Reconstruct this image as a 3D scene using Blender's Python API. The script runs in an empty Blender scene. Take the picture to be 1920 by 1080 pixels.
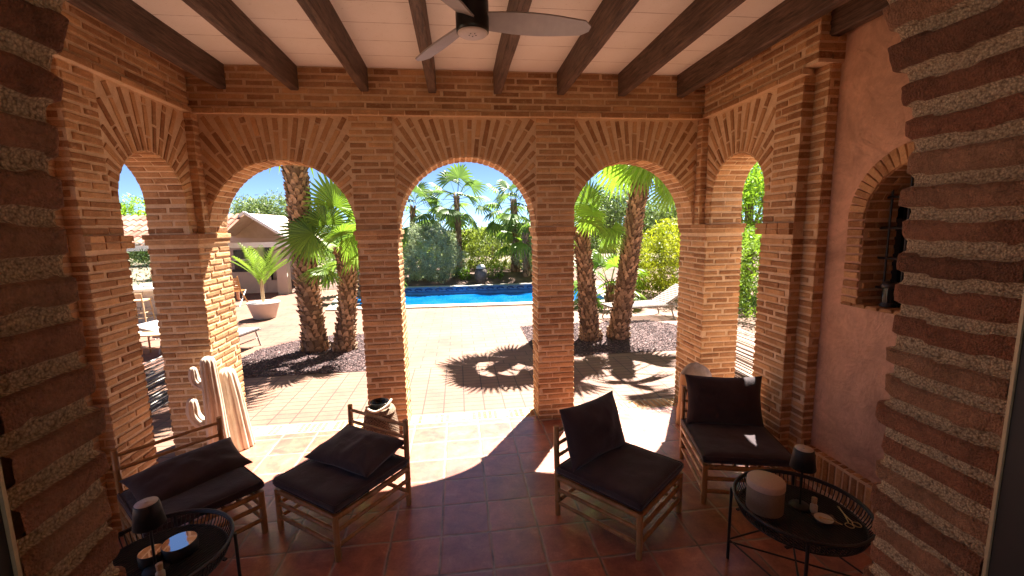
import bpy, math, random
from mathutils import Vector, Matrix, noise
from math import sin, cos, pi, radians as rad
random.seed(7)
rnd = random.random
U = random.uniform
SC = bpy.context.scene
COL = SC.collection

# ------------------------------------------------------------------ camera
cd = bpy.data.cameras.new("camera"); cam = bpy.data.objects.new("camera", cd); COL.objects.link(cam)
cd.sensor_width = 36.0; cd.lens = 809.22 / 1920 * 36; cd.clip_start = 0.02; cd.clip_end = 2000
def cam_axes(yaw, pitch, roll):
    f = Vector((sin(yaw) * cos(pitch), cos(yaw) * cos(pitch), -sin(pitch)))
    r = Vector((cos(yaw), -sin(yaw), 0)); u = r.cross(f)
    return f, r * cos(roll) + u * sin(roll), u * cos(roll) - r * sin(roll)
F_, R_, U_ = cam_axes(0.1214, 0.1389, -0.0192)
m = Matrix.Identity(4)
for i in range(3):
    m[i][0] = R_[i]; m[i][1] = U_[i]; m[i][2] = -F_[i]
m[2][3] = 2.05
cam.matrix_world = m
SC.camera = cam

# ------------------------------------------------------------------ sky, sun, exposure
EL, AZ = rad(59.6), rad(32.0)
w = bpy.data.worlds.new("World"); SC.world = w; w.use_nodes = True
nt = w.node_tree; nt.nodes.clear()
sky = nt.nodes.new("ShaderNodeTexSky"); sky.sky_type = 'NISHITA'; sky.sun_disc = False
sky.sun_elevation = EL; sky.sun_rotation = AZ; sky.air_density = 0.28; sky.dust_density = 0.0; sky.ozone_density = 2.5
bg = nt.nodes.new("ShaderNodeBackground"); bg.inputs[1].default_value = 0.05
wo = nt.nodes.new("ShaderNodeOutputWorld")
nt.links.new(sky.outputs[0], bg.inputs[0]); nt.links.new(bg.outputs[0], wo.inputs[0])
sd = bpy.data.lights.new("sun", 'SUN'); sd.energy = 5.0; sd.angle = rad(0.55); sd.color = (1.0, 0.95, 0.88)
sun = bpy.data.objects.new("sun", sd); COL.objects.link(sun)
SUNV = Vector((sin(AZ) * cos(EL), cos(AZ) * cos(EL), sin(EL)))
sun.rotation_euler = (-SUNV).to_track_quat('-Z', 'Y').to_euler()
sun.location = SUNV * 30
SC.view_settings.view_transform = 'Standard'; SC.view_settings.look = 'None'
SC.view_settings.exposure = 2.55; SC.view_settings.gamma = 1.0
cy = SC.cycles
cy.max_bounces = 10; cy.diffuse_bounces = 7; cy.glossy_bounces = 3; cy.transmission_bounces = 4
cy.transparent_max_bounces = 8; cy.use_denoising = True; cy.sample_clamp_indirect = 12.0
try: cy.denoiser = 'OPENIMAGEDENOISE'
except Exception: pass

# ------------------------------------------------------------------ materials
def newmat(name):
    mt = bpy.data.materials.new(name); mt.use_nodes = True
    n = mt.node_tree; b = n.nodes["Principled BSDF"]
    return mt, n, b
def N(n, t, **k):
    nd = n.nodes.new(t)
    for a, v in k.items(): setattr(nd, a, v)
    return nd
def ramp(n, fac, stops):
    r = N(n, "ShaderNodeValToRGB"); cr = r.color_ramp
    while len(cr.elements) > 1: cr.elements.remove(cr.elements[-1])
    for i, (p, c) in enumerate(stops):
        e = cr.elements[0] if i == 0 else cr.elements.new(p)
        e.position = p; e.color = (*c, 1)
    n.links.new(fac, r.inputs[0]); return r.outputs[0]
def noise_fac(n, scale, detail=4, rough=.6, vec=None, dist=0):
    t = N(n, "ShaderNodeTexNoise"); t.inputs["Scale"].default_value = scale
    t.inputs["Detail"].default_value = detail; t.inputs["Roughness"].default_value = rough
    t.inputs["Distortion"].default_value = dist
    if vec is None: vec = geo(n)
    n.links.new(vec, t.inputs["Vector"]); return t.outputs["Fac"]
def geo(n): return N(n, "ShaderNodeNewGeometry").outputs["Position"]
def objc(n): return N(n, "ShaderNodeTexCoord").outputs["Object"]
def mixc(n, fac, a, b, mode='MIX'):
    x = N(n, "ShaderNodeMix", data_type='RGBA', blend_type=mode)
    for i, v in ((0, fac), (6, a), (7, b)):
        if isinstance(v, (int, float)): x.inputs[i].default_value = v
        elif isinstance(v, tuple): x.inputs[i].default_value = (*v, 1)
        else: n.links.new(v, x.inputs[i])
    return x.outputs[2]
def math_(n, op, a, b=None, c=None):
    x = N(n, "ShaderNodeMath", operation=op)
    for i, v in enumerate((a, b, c)):
        if v is None: continue
        if isinstance(v, (int, float)): x.inputs[i].default_value = v
        else: n.links.new(v, x.inputs[i])
    return x.outputs[0]
def bump(n, b, h, strength=.5, dist=.01):
    x = N(n, "ShaderNodeBump"); x.inputs["Strength"].default_value = strength; x.inputs["Distance"].default_value = dist
    n.links.new(h, x.inputs["Height"]); n.links.new(x.outputs[0], b.inputs["Normal"]); return x
def attr(n, name):
    a = N(n, "ShaderNodeAttribute"); a.attribute_name = name; return a.outputs["Fac"]
def simple(name, col, rough=.6, metal=0, var=.15, scale=20, bs=.2, bd=.004, spec=None, coat=0, vec=None):
    mt, n, b = newmat(name)
    f = noise_fac(n, scale)
    lo = tuple(c * (1 - var) for c in col); hi = tuple(min(1, c * (1 + var)) for c in col)
    n.links.new(ramp(n, f, [(.3, lo), (.7, hi)]), b.inputs["Base Color"])
    b.inputs["Roughness"].default_value = rough; b.inputs["Metallic"].default_value = metal
    if spec is not None: b.inputs["Specular IOR Level"].default_value = spec
    if coat: b.inputs["Coat Weight"].default_value = coat
    if bs: bump(n, b, noise_fac(n, scale * 4, 5), bs, bd)
    return mt

def mat_brick(name, dark, light, scale=1.0):
    mt, n, b = newmat(name)
    r = attr(n, "rnd")
    base = ramp(n, r, [(0, dark), (.45, tuple((a + c) / 2 for a, c in zip(dark, light))), (.85, light), (1, tuple(c * 1.12 for c in light))])
    blot = ramp(n, noise_fac(n, 9, 5, .7), [(.32, (.74, .70, .66)), (.55, (1, 1, 1)), (.75, (1.15, 1.13, 1.1))])
    fine = ramp(n, noise_fac(n, 90, 4, .7), [(.3, (.72, .70, .68)), (.6, (1.05, 1.05, 1.05))])
    c = mixc(n, .75, base, blot, 'MULTIPLY'); c = mixc(n, .8, c, fine, 'MULTIPLY')
    smear = ramp(n, noise_fac(n, 26, 5, .75), [(.52, (0, 0, 0)), (.70, (1, 1, 1))])
    c = mixc(n, math_(n, 'MULTIPLY', smear, .5), c, (.70, .49, .29))
    n.links.new(c, b.inputs["Base Color"]); b.inputs["Roughness"].default_value = .93
    b.inputs["Specular IOR Level"].default_value = .15
    h = math_(n, 'ADD', noise_fac(n, 60, 5, .7), math_(n, 'MULTIPLY', noise_fac(n, 14, 3), 1.5))
    bump(n, b, h, .9, .006)
    return mt
M = {}
M['brick'] = mat_brick('brick', (.35, .175, .080), (.64, .38, .185))
def mat_mortar(name, c0, c1, sc=50, bd=.006):
    mt, n, b = newmat(name)
    c = mixc(n, .6, ramp(n, noise_fac(n, 12, 5, .7), [(.3, c0), (.7, c1)]), ramp(n, noise_fac(n, 140, 3), [(.3, (.75, .75, .75)), (.7, (1.1, 1.1, 1.1))]), 'MULTIPLY')
    n.links.new(c, b.inputs["Base Color"]); b.inputs["Roughness"].default_value = .95; b.inputs["Specular IOR Level"].default_value = .1
    bump(n, b, noise_fac(n, sc, 6, .75), .8, bd); return mt
M['mortar'] = mat_mortar('mortar', (.68, .48, .28), (.86, .66, .44))

def mat_jamb():
    mt, n, b = newmat('rough_jamb')
    k = attr(n, "brickmask"); r = attr(n, "rnd")
    br = ramp(n, r, [(0, (.22, .10, .055)), (.5, (.36, .15, .08)), (1, (.46, .25, .14))])
    br = mixc(n, .85, br, ramp(n, noise_fac(n, 16, 6, .75), [(.3, (.5, .48, .45)), (.55, (1, 1, 1)), (.8, (1.4, 1.3, 1.25))]), 'MULTIPLY')
    br = mixc(n, .7, br, ramp(n, noise_fac(n, 120, 4, .7), [(.3, (.65, .62, .6)), (.65, (1.15, 1.1, 1.05))]), 'MULTIPLY')
    v = N(n, "ShaderNodeTexVoronoi"); v.inputs["Scale"].default_value = 260; n.links.new(geo(n), v.inputs["Vector"])
    mo = ramp(n, v.outputs["Distance"], [(.1, (.78, .60, .39)), (.5, (.60, .43, .26)), (.9, (.30, .19, .11))])
    mo = mixc(n, .6, mo, ramp(n, noise_fac(n, 220, 3), [(.35, (.55, .52, .5)), (.65, (1.3, 1.25, 1.2))]), 'MULTIPLY')
    kk = ramp(n, math_(n, 'ADD', k, math_(n, 'MULTIPLY', math_(n, 'SUBTRACT', noise_fac(n, 60, 4), .5), .5)), [(.42, (0, 0, 0)), (.55, (1, 1, 1))])
    n.links.new(mixc(n, kk, mo, br), b.inputs["Base Color"])
    b.inputs["Roughness"].default_value = .92; b.inputs["Specular IOR Level"].default_value = .2
    h = math_(n, 'ADD', noise_fac(n, 110, 6, .75), math_(n, 'MULTIPLY', v.outputs["Distance"], -1.2))
    bump(n, b, h, .75, .006); return mt
M['jamb'] = mat_jamb()

def mat_tiles():
    """terracotta floor tiles: grid in world x/y"""
    mt, n, b = newmat('terracotta_tile'); T = .3293; X0, Y0 = -.1825, 4.335
    s = N(n, "ShaderNodeSeparateXYZ"); n.links.new(geo(n), s.inputs[0])
    wob = math_(n, 'MULTIPLY', math_(n, 'SUBTRACT', noise_fac(n, 3, 3), .5), .012)
    def cell(o, off):
        a = math_(n, 'DIVIDE', math_(n, 'SUBTRACT', math_(n, 'ADD', o, wob), off), T)
        fr = math_(n, 'FRACT', a); fl = math_(n, 'FLOOR', a)
        d = math_(n, 'MINIMUM', fr, math_(n, 'SUBTRACT', 1.0, fr)); return d, fl
    dx, cx = cell(s.outputs[0], X0); dy, cy_ = cell(s.outputs[1], Y0)
    d = math_(n, 'MINIMUM', dx, dy)
    d2 = math_(n, 'ADD', d, math_(n, 'MULTIPLY', math_(n, 'SUBTRACT', noise_fac(n, 60, 3), .5), .012))
    cmb = N(n, "ShaderNodeCombineXYZ"); n.links.new(cx, cmb.inputs[0]); n.links.new(cy_, cmb.inputs[1])
    wn = N(n, "ShaderNodeTexWhiteNoise", noise_dimensions='3D'); n.links.new(cmb.outputs[0], wn.inputs[0])
    # per-tile offset for the blotches
    sc = N(n, "ShaderNodeVectorMath", operation='SCALE'); n.links.new(wn.outputs["Color"], sc.inputs[0]); sc.inputs["Scale"].default_value = 30
    ad = N(n, "ShaderNodeVectorMath", operation='ADD'); n.links.new(geo(n), ad.inputs[0]); n.links.new(sc.outputs[0], ad.inputs[1])
    bl = noise_fac(n, 7, 6, .68, ad.outputs[0], .4)
    c = ramp(n, bl, [(.28, (.23, .085, .056)), (.45, (.35, .130, .082)), (.58, (.45, .175, .105)), (.74, (.56, .28, .18))])
    tv = ramp(n, wn.outputs["Value"], [(0, (.72, .66, .66)), (.5, (1, .97, .95)), (1, (1.22, 1.12, 1.02))])
    c = mixc(n, .85, c, tv, 'MULTIPLY')
    fine = ramp(n, noise_fac(n, 70, 5, .7), [(.3, (.78, .76, .75)), (.65, (1.08, 1.08, 1.08))]); c = mixc(n, .8, c, fine, 'MULTIPLY')
    edge = ramp(n, d2, [(.03, (1, 1, 1)), (.075, (0, 0, 0))])
    c = mixc(n, math_(n, 'MULTIPLY', edge, .3), c, (.36, .18, .11))
    g = ramp(n, d2, [(.014, (1, 1, 1)), (.024, (0, 0, 0))])
    gc = ramp(n, noise_fac(n, 5, 4), [(.35, (.16, .10, .075)), (.7, (.46, .34, .26))])
    n.links.new(mixc(n, g, c, gc), b.inputs["Base Color"])
    rr = math_(n, 'ADD', math_(n, 'MULTIPLY', noise_fac(n, 9, 5, .7, ad.outputs[0]), .45), .18)
    n.links.new(math_(n, 'MAXIMUM', rr, math_(n, 'MULTIPLY', g, .85)), b.inputs["Roughness"])
    b.inputs['Coat Weight'].default_value = .9; b.inputs['Coat Roughness'].default_value = .27; b.inputs['Specular IOR Level'].default_value = .6
    h = ramp(n, d2, [(.012, (0, 0, 0)), (.045, (.85, .85, .85)), (.12, (1, 1, 1))])
    hh = math_(n, 'ADD', h, math_(n, 'MULTIPLY', noise_fac(n, 22, 4, .6), .22))
    bump(n, b, hh, .7, .006); return mt
M['tile'] = mat_tiles()

def mat_paving():
    mt, n, b = newmat('stamped_paving')
    s = N(n, "ShaderNodeSeparateXYZ"); n.links.new(geo(n), s.inputs[0])
    br = N(n, "ShaderNodeTexBrick"); br.offset = 0.0; br.inputs["Scale"].default_value = 1; br.inputs["Brick Width"].default_value = .235
    br.inputs["Row Height"].default_value = .118; br.inputs["Mortar Size"].default_value = .0075; br.inputs["Mortar Smooth"].default_value = .3
    br2 = N(n, "ShaderNodeTexBrick"); br2.offset = .5; br2.inputs["Scale"].default_value = 1; br2.inputs["Brick Width"].default_value = .42
    br2.inputs["Row Height"].default_value = .21; br2.inputs["Mortar Size"].default_value = .007; br2.inputs["Mortar Smooth"].default_value = .3
    n.links.new(geo(n), br.inputs["Vector"]); n.links.new(geo(n), br2.inputs["Vector"])
    far = math_(n, 'GREATER_THAN', s.outputs[1], 6.35)
    mm = mixc(n, far, br.outputs["Fac"], br2.outputs["Fac"])
    band = math_(n, 'LESS_THAN', math_(n, 'ABSOLUTE', math_(n, 'SUBTRACT', s.outputs[1], 6.35)), .009)
    mm = math_(n, 'MAXIMUM', mm, band)
    blot = noise_fac(n, 1.1, 6, .65)
    c = ramp(n, blot, [(.32, (.175, .066, .044)), (.44, (.205, .095, .060)), (.55, (.23, .118, .072)), (.70, (.255, .142, .085))])
    c = mixc(n, .7, c, ramp(n, noise_fac(n, 25, 5, .7), [(.3, (.82, .80, .78)), (.7, (1.08, 1.07, 1.05))]), 'MULTIPLY')
    c = mixc(n, math_(n, 'MULTIPLY', mm, .95), c, (.055, .030, .020))
    n.links.new(c, b.inputs["Base Color"]); b.inputs["Roughness"].default_value = .7
    h = math_(n, 'SUBTRACT', math_(n, 'MULTIPLY', noise_fac(n, 30, 5), .3), mm)
    bump(n, b, h, .6, .004); return mt
M['paving'] = mat_paving()

def mat_gravel():
    mt, n, b = newmat('gravel')
    v = N(n, "ShaderNodeTexVoronoi"); v.inputs["Scale"].default_value = 34; n.links.new(geo(n), v.inputs["Vector"])
    w_ = N(n, "ShaderNodeTexWhiteNoise"); n.links.new(v.outputs["Color"], w_.inputs[0])
    c = ramp(n, w_.outputs["Value"], [(0, (.025, .012, .012)), (.5, (.075, .036, .032)), (.85, (.15, .08, .07)), (1, (.28, .19, .17))])
    n.links.new(c, b.inputs["Base Color"]); b.inputs["Roughness"].default_value = .85
    bump(n, b, math_(n, 'MULTIPLY', v.outputs["Distance"], -1), 1, .03); return mt
M['gravel'] = mat_gravel()
M['soil'] = simple('soil', (.16, .095, .07), .95, 0, .45, 3, .8, .03)
M['earth'] = simple('dry_earth', (.20, .155, .10), .95, 0, .3, .6, .6, .03)

def mat_plaster(name, col, sc=1.6, swirl=.5):
    mt, n, b = newmat(name)
    a = noise_fac(n, sc, 7, .7, None, 1.2); f = noise_fac(n, 30, 5, .7)
    c = ramp(n, a, [(.28, tuple(x * .68 for x in col)), (.5, col), (.72, tuple(min(1, x * 1.28) for x in col))])
    c = mixc(n, .6, c, ramp(n, f, [(.3, (.82, .8, .78)), (.7, (1.08, 1.08, 1.08))]), 'MULTIPLY')
    vo = N(n, "ShaderNodeTexVoronoi", feature='DISTANCE_TO_EDGE'); vo.inputs["Scale"].default_value = 1.7
    wv = N(n, "ShaderNodeVectorMath", operation='ADD'); nz_ = N(n, "ShaderNodeTexNoise"); nz_.inputs["Scale"].default_value = 4; nz_.inputs["Detail"].default_value = 5
    n.links.new(geo(n), wv.inputs[0]); n.links.new(geo(n), nz_.inputs["Vector"]); n.links.new(nz_.outputs["Color"], wv.inputs[1]); n.links.new(wv.outputs[0], vo.inputs["Vector"])
    ck = ramp(n, vo.outputs["Distance"], [(.0, (1, 1, 1)), (.006, (0, 0, 0))])
    c = mixc(n, math_(n, 'MULTIPLY', ck, .35), c, tuple(x * .45 for x in col))
    n.links.new(c, b.inputs["Base Color"]); b.inputs["Roughness"].default_value = .8
    ad = math_(n, 'ADD', math_(n, 'MULTIPLY', noise_fac(n, 5, 4, .5, None, 2.2), 2.0), math_(n, 'MULTIPLY', noise_fac(n, 60, 4), .25))
    bump(n, b, ad, swirl, .02); return mt
M['plaster'] = mat_plaster('ochre_plaster', (.66, .385, .25), 2.2, .6)
M['white'] = simple('white_render', (.78, .74, .70), .85, 0, .06, 3, .2, .004)
M['pink_white'] = simple('pinkish_render', (.52, .41, .35), .85, 0, .08, 2, .2, .004)

def mat_ceiling():
    mt, n, b = newmat('ceiling_boards')
    s = N(n, "ShaderNodeSeparateXYZ"); n.links.new(geo(n), s.inputs[0])
    fr = math_(n, 'FRACT', math_(n, 'DIVIDE', math_(n, 'ADD', s.outputs[1], .2), .30))
    d = math_(n, 'MINIMUM', fr, math_(n, 'SUBTRACT', 1, fr))
    d = math_(n, 'ADD', d, math_(n, 'MULTIPLY', math_(n, 'SUBTRACT', noise_fac(n, 9, 4), .5), .028))
    g = ramp(n, d, [(.004, (1, 1, 1)), (.012, (0, 0, 0))])
    c = ramp(n, noise_fac(n, 2.2, 5, .6), [(.3, (.86, .80, .70)), (.7, (.93, .88, .80))])
    sp = ramp(n, noise_fac(n, 55, 4, .8), [(.30, (.50, .40, .32)), (.38, (1, 1, 1))]); c = mixc(n, .6, c, sp, 'MULTIPLY')
    n.links.new(mixc(n, math_(n, 'MULTIPLY', g, .75), c, (.30, .20, .13)), b.inputs["Base Color"])
    b.inputs["Roughness"].default_value = .8
    bump(n, b, math_(n, 'SUBTRACT', math_(n, 'MULTIPLY', noise_fac(n, 14, 4), .4), g), .5, .004); return mt
M['ceiling'] = mat_ceiling()

def mat_wood(name, dark, light, axis='Y', sc=6, rough=.6, spec=.3, world=True):
    mt, n, b = newmat(name)
    mp = N(n, "ShaderNodeMapping"); n.links.new(geo(n) if world else objc(n), mp.inputs[0])
    mp.inputs["Scale"].default_value = {'Y': (9, .8, 9), 'X': (.8, 9, 9), 'Z': (9, 9, .8)}[axis]
    g = noise_fac(n, sc, 8, .7, mp.outputs[0], .6); g2 = noise_fac(n, 4, 4, .6)
    c = ramp(n, g, [(.3, dark), (.7, light)])
    c = mixc(n, .6, c, ramp(n, g2, [(.3, (.65, .62, .6)), (.7, (1.15, 1.12, 1.1))]), 'MULTIPLY')
    n.links.new(c, b.inputs["Base Color"]); b.inputs["Roughness"].default_value = rough
    b.inputs["Specular IOR Level"].default_value = spec
    bump(n, b, g, .6, .006); return mt
M['beam'] = mat_wood('dark_beam', (.018, .010, .007), (.21, .135, .095))
M['bamboo'] = mat_wood('bamboo', (.27, .125, .038), (.52, .27, .090), 'Z', 2, .38, .5, False)
M['bamboo_pale'] = mat_wood('pale_bamboo', (.50, .34, .18), (.72, .54, .32), 'Z', 3, .5, .4, False)
M['cactuswood'] = mat_wood('whitewashed_wood', (.50, .36, .25), (.74, .64, .52), 'Z', 4, .75, .2)
M['driftwood'] = mat_wood('driftwood', (.40, .23, .11), (.66, .44, .26), 'Z', 4, .75, .2)
M['greywood'] = simple('worn_grey_wood', (.33, .28, .24), .8, 0, .25, 14, .4, .006)

def mat_fabric(name, col):
    mt, n, b = newmat(name)
    f = noise_fac(n, 500, 2)
    n.links.new(ramp(n, noise_fac(n, 6, 5, .6), [(.3, tuple(c * .8 for c in col)), (.7, tuple(c * 1.3 for c in col))]), b.inputs["Base Color"])
    b.inputs["Roughness"].default_value = .9; b.inputs["Specular IOR Level"].default_value = .25
    try: b.inputs["Sheen Weight"].default_value = .25; b.inputs["Sheen Roughness"].default_value = .45
    except Exception: pass
    h = math_(n, 'ADD', math_(n, 'MULTIPLY', f, .15), noise_fac(n, 9, 5, .55, None, .8))
    bump(n, b, h, .55, .012); return mt
M['fabric'] = mat_fabric('dark_fabric', (.050, .034, .035))
M['black'] = simple('black_metal', (.020, .018, .018), .38, .0, .2, 40, .1, .001)
M['blackmatt'] = simple('black_matt', (.016, .015, .015), .55, 0, .2, 40, .1, .001)
M['fanhub'] = simple('fan_hub_black', (.010, .010, .010), .32, 0, .2, 40, .05, .001)
M['fanblade'] = simple('fan_blade_grey', (.36, .33, .31), .42, 0, .12, 9, .05, .001)
M['fandisc'] = simple('fan_disc', (.55, .47, .41), .5, 0, .1, 30, .05, .001)
M['mirror'] = simple('mirror', (.85, .85, .86), .03, 1, .02, 20, 0)
M['cork'] = simple('cork', (.48, .33, .19), .8, 0, .2, 160, .4, .002)
M['linen'] = simple('beige_box', (.30, .23, .16), .8, 0, .12, 120, .3, .001)
M['linentop'] = simple('beige_lid', (.60, .47, .37), .75, 0, .08, 90, .2, .001)
M['brass'] = simple('brass', (.62, .45, .22), .3, .9, .1, 50, .05, .001)
M['goldtrim'] = simple('gold_edge', (.50, .38, .22), .45, .4, .1, 50, .05, .001)
M['frame'] = simple('dark_door_frame', (.018, .011, .009), .45, 0, .2, 8, .1, .002)
M['shell'] = simple('cream_enamel', (.60, .54, .44), .35, 0, .1, 60, .1, .001)
M['rope'] = simple('pale_rope', (.72, .58, .42), .9, 0, .2, 140, .6, .004)
M['wicker'] = simple('brown_wicker', (.25, .165, .105), .85, 0, .75, 75, .9, .01)
M['coping'] = simple('cream_coping', (.52, .46, .36), .75, 0, .08, 6, .2, .004)
M['stone'] = simple('pale_stone', (.48, .44, .38), .9, 0, .3, 5, .6, .02)
M['urn'] = simple('weathered_urn', (.10, .075, .065), .8, 0, .5, 9, .5, .01)
M['skin'] = simple('skin', (.50, .27, .18), .55, 0, .08, 20, .05, .001)
M['hair'] = simple('dark_hair', (.025, .015, .012), .5, 0, .3, 90, .3, .003)
M['dress'] = simple('reddish_dress', (.33, .10, .07), .85, 0, .3, 30, .2, .003)
M['cushion_grey'] = simple('grey_sling', (.30, .26, .25), .8, 0, .15, 30, .2, .003)
M['whitepaint'] = simple('white_paint', (.80, .78, .74), .5, 0, .05, 20, .1, .002)
M['darkglass'] = simple('dark_glass', (.008, .009, .010), .08, 0, .1, 5, 0)
M['curtain'] = simple('white_curtain', (.78, .76, .74), .9, 0, .06, 8, .3, .01)

def mat_canvas():
    mt, n, b = newmat('beige_canvas')
    n.links.new(ramp(n, noise_fac(n, 3), [(.3, (.42, .32, .23)), (.7, (.52, .41, .31))]), b.inputs["Base Color"]); b.inputs["Roughness"].default_value = .9
    return mt
M['canvas'] = mat_canvas()
def mat_rooftile():
    mt, n, b = newmat('roof_tile'); r = attr(n, "rnd")
    c = ramp(n, r, [(0, (.24, .085, .05)), (.5, (.36, .17, .11)), (1, (.52, .33, .24))])
    c = mixc(n, .6, c, ramp(n, noise_fac(n, 8, 5), [(.3, (.7, .68, .66)), (.7, (1.15, 1.15, 1.15))]), 'MULTIPLY')
    n.links.new(c, b.inputs["Base Color"]); b.inputs["Roughness"].default_value = .85; return mt
M['rooftile'] = mat_rooftile()
def mat_trunk(name, d, l):
    mt, n, b = newmat(name); r = attr(n, "rnd")
    c = ramp(n, r, [(0, d), (.6, l), (1, tuple(x * 1.5 for x in l))])
    c = mixc(n, .7, c, ramp(n, noise_fac(n, 40, 5, .7), [(.3, (.55, .52, .5)), (.7, (1.3, 1.28, 1.25))]), 'MULTIPLY')
    n.links.new(c, b.inputs["Base Color"]); b.inputs["Roughness"].default_value = .9
    bump(n, b, noise_fac(n, 50, 5), .6, .01); return mt
M['trunk'] = mat_trunk('palm_trunk', (.13, .075, .046), (.36, .225, .14))
M['bark'] = mat_trunk('bark', (.10, .07, .05), (.22, .16, .12))
def mat_leaf(name, d, l, trans=.35, rough=.5):
    mt, n, b = newmat(name); r = attr(n, "rnd")
    c = ramp(n, r, [(0, d), (.55, l), (1, tuple(min(1, x * 1.45) for x in l))])
    c = mixc(n, .7, c, ramp(n, noise_fac(n, 1.3, 3), [(.35, (.7, .72, .7)), (.65, (1.2, 1.2, 1.1))]), 'MULTIPLY')
    n.links.new(c, b.inputs["Base Color"]); b.inputs["Roughness"].default_value = rough
    tr = N(n, "ShaderNodeBsdfTranslucent"); n.links.new(mixc(n, .5, c, (.9, 1.0, .25), 'MULTIPLY'), tr.inputs[0])
    ms = N(n, "ShaderNodeMixShader"); ms.inputs[0].default_value = trans
    out = n.nodes["Material Output"]
    n.links.new(b.outputs[0], ms.inputs[1]); n.links.new(tr.outputs[0], ms.inputs[2]); n.links.new(ms.outputs[0], out.inputs[0])
    return mt
M['palmleaf'] = mat_leaf('fan_palm_leaf', (.075, .14, .020), (.23, .36, .045), .52, .40)
M['palmleaf_far'] = mat_leaf('far_palm_leaf', (.06, .11, .04), (.17, .26, .07), .45, .45)
M['areca'] = mat_leaf('areca_leaf', (.12, .22, .03), (.26, .38, .06), .45)
M['olive'] = mat_leaf('olive_leaf', (.13, .16, .10), (.38, .43, .29), .35)
M['yellowhedge'] = mat_leaf('yellow_hedge_leaf', (.10, .145, .012), (.40, .41, .030), .45)
M['greenhedge'] = mat_leaf('green_hedge_leaf', (.06, .12, .018), (.24, .36, .045), .5)
M['darkhedge'] = mat_leaf('dark_hedge_leaf', (.012, .035, .008), (.045, .09, .018), .3)
M['pine'] = mat_leaf('pine_foliage', (.07, .11, .04), (.22, .29, .11), .35)
M['bright'] = mat_leaf('bright_tree_leaf', (.09, .18, .018), (.30, .46, .045), .55)
M['laurel'] = mat_leaf('laurel_leaf', (.09, .13, .025), (.28, .33, .06), .45)
def mat_water():
    mt, n, b = newmat('pool_water')
    c = ramp(n, noise_fac(n, 1.2, 4, .6), [(.3, (.0, .085, .27)), (.7, (.01, .14, .36))])
    n.links.new(c, b.inputs["Base Color"]); b.inputs["Roughness"].default_value = .06; b.inputs["IOR"].default_value = 1.33
    bump(n, b, noise_fac(n, 9, 4), .10, .015); return mt
M['water'] = mat_water()
M['poolwall'] = simple('pool_wall', (.07, .24, .55), .35, 0, .2, 8, .1, .002)
M['poolmark'] = simple('pool_wave_tile', (.006, .025, .13), .35, 0, .1, 8, .1, .002)

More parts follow.
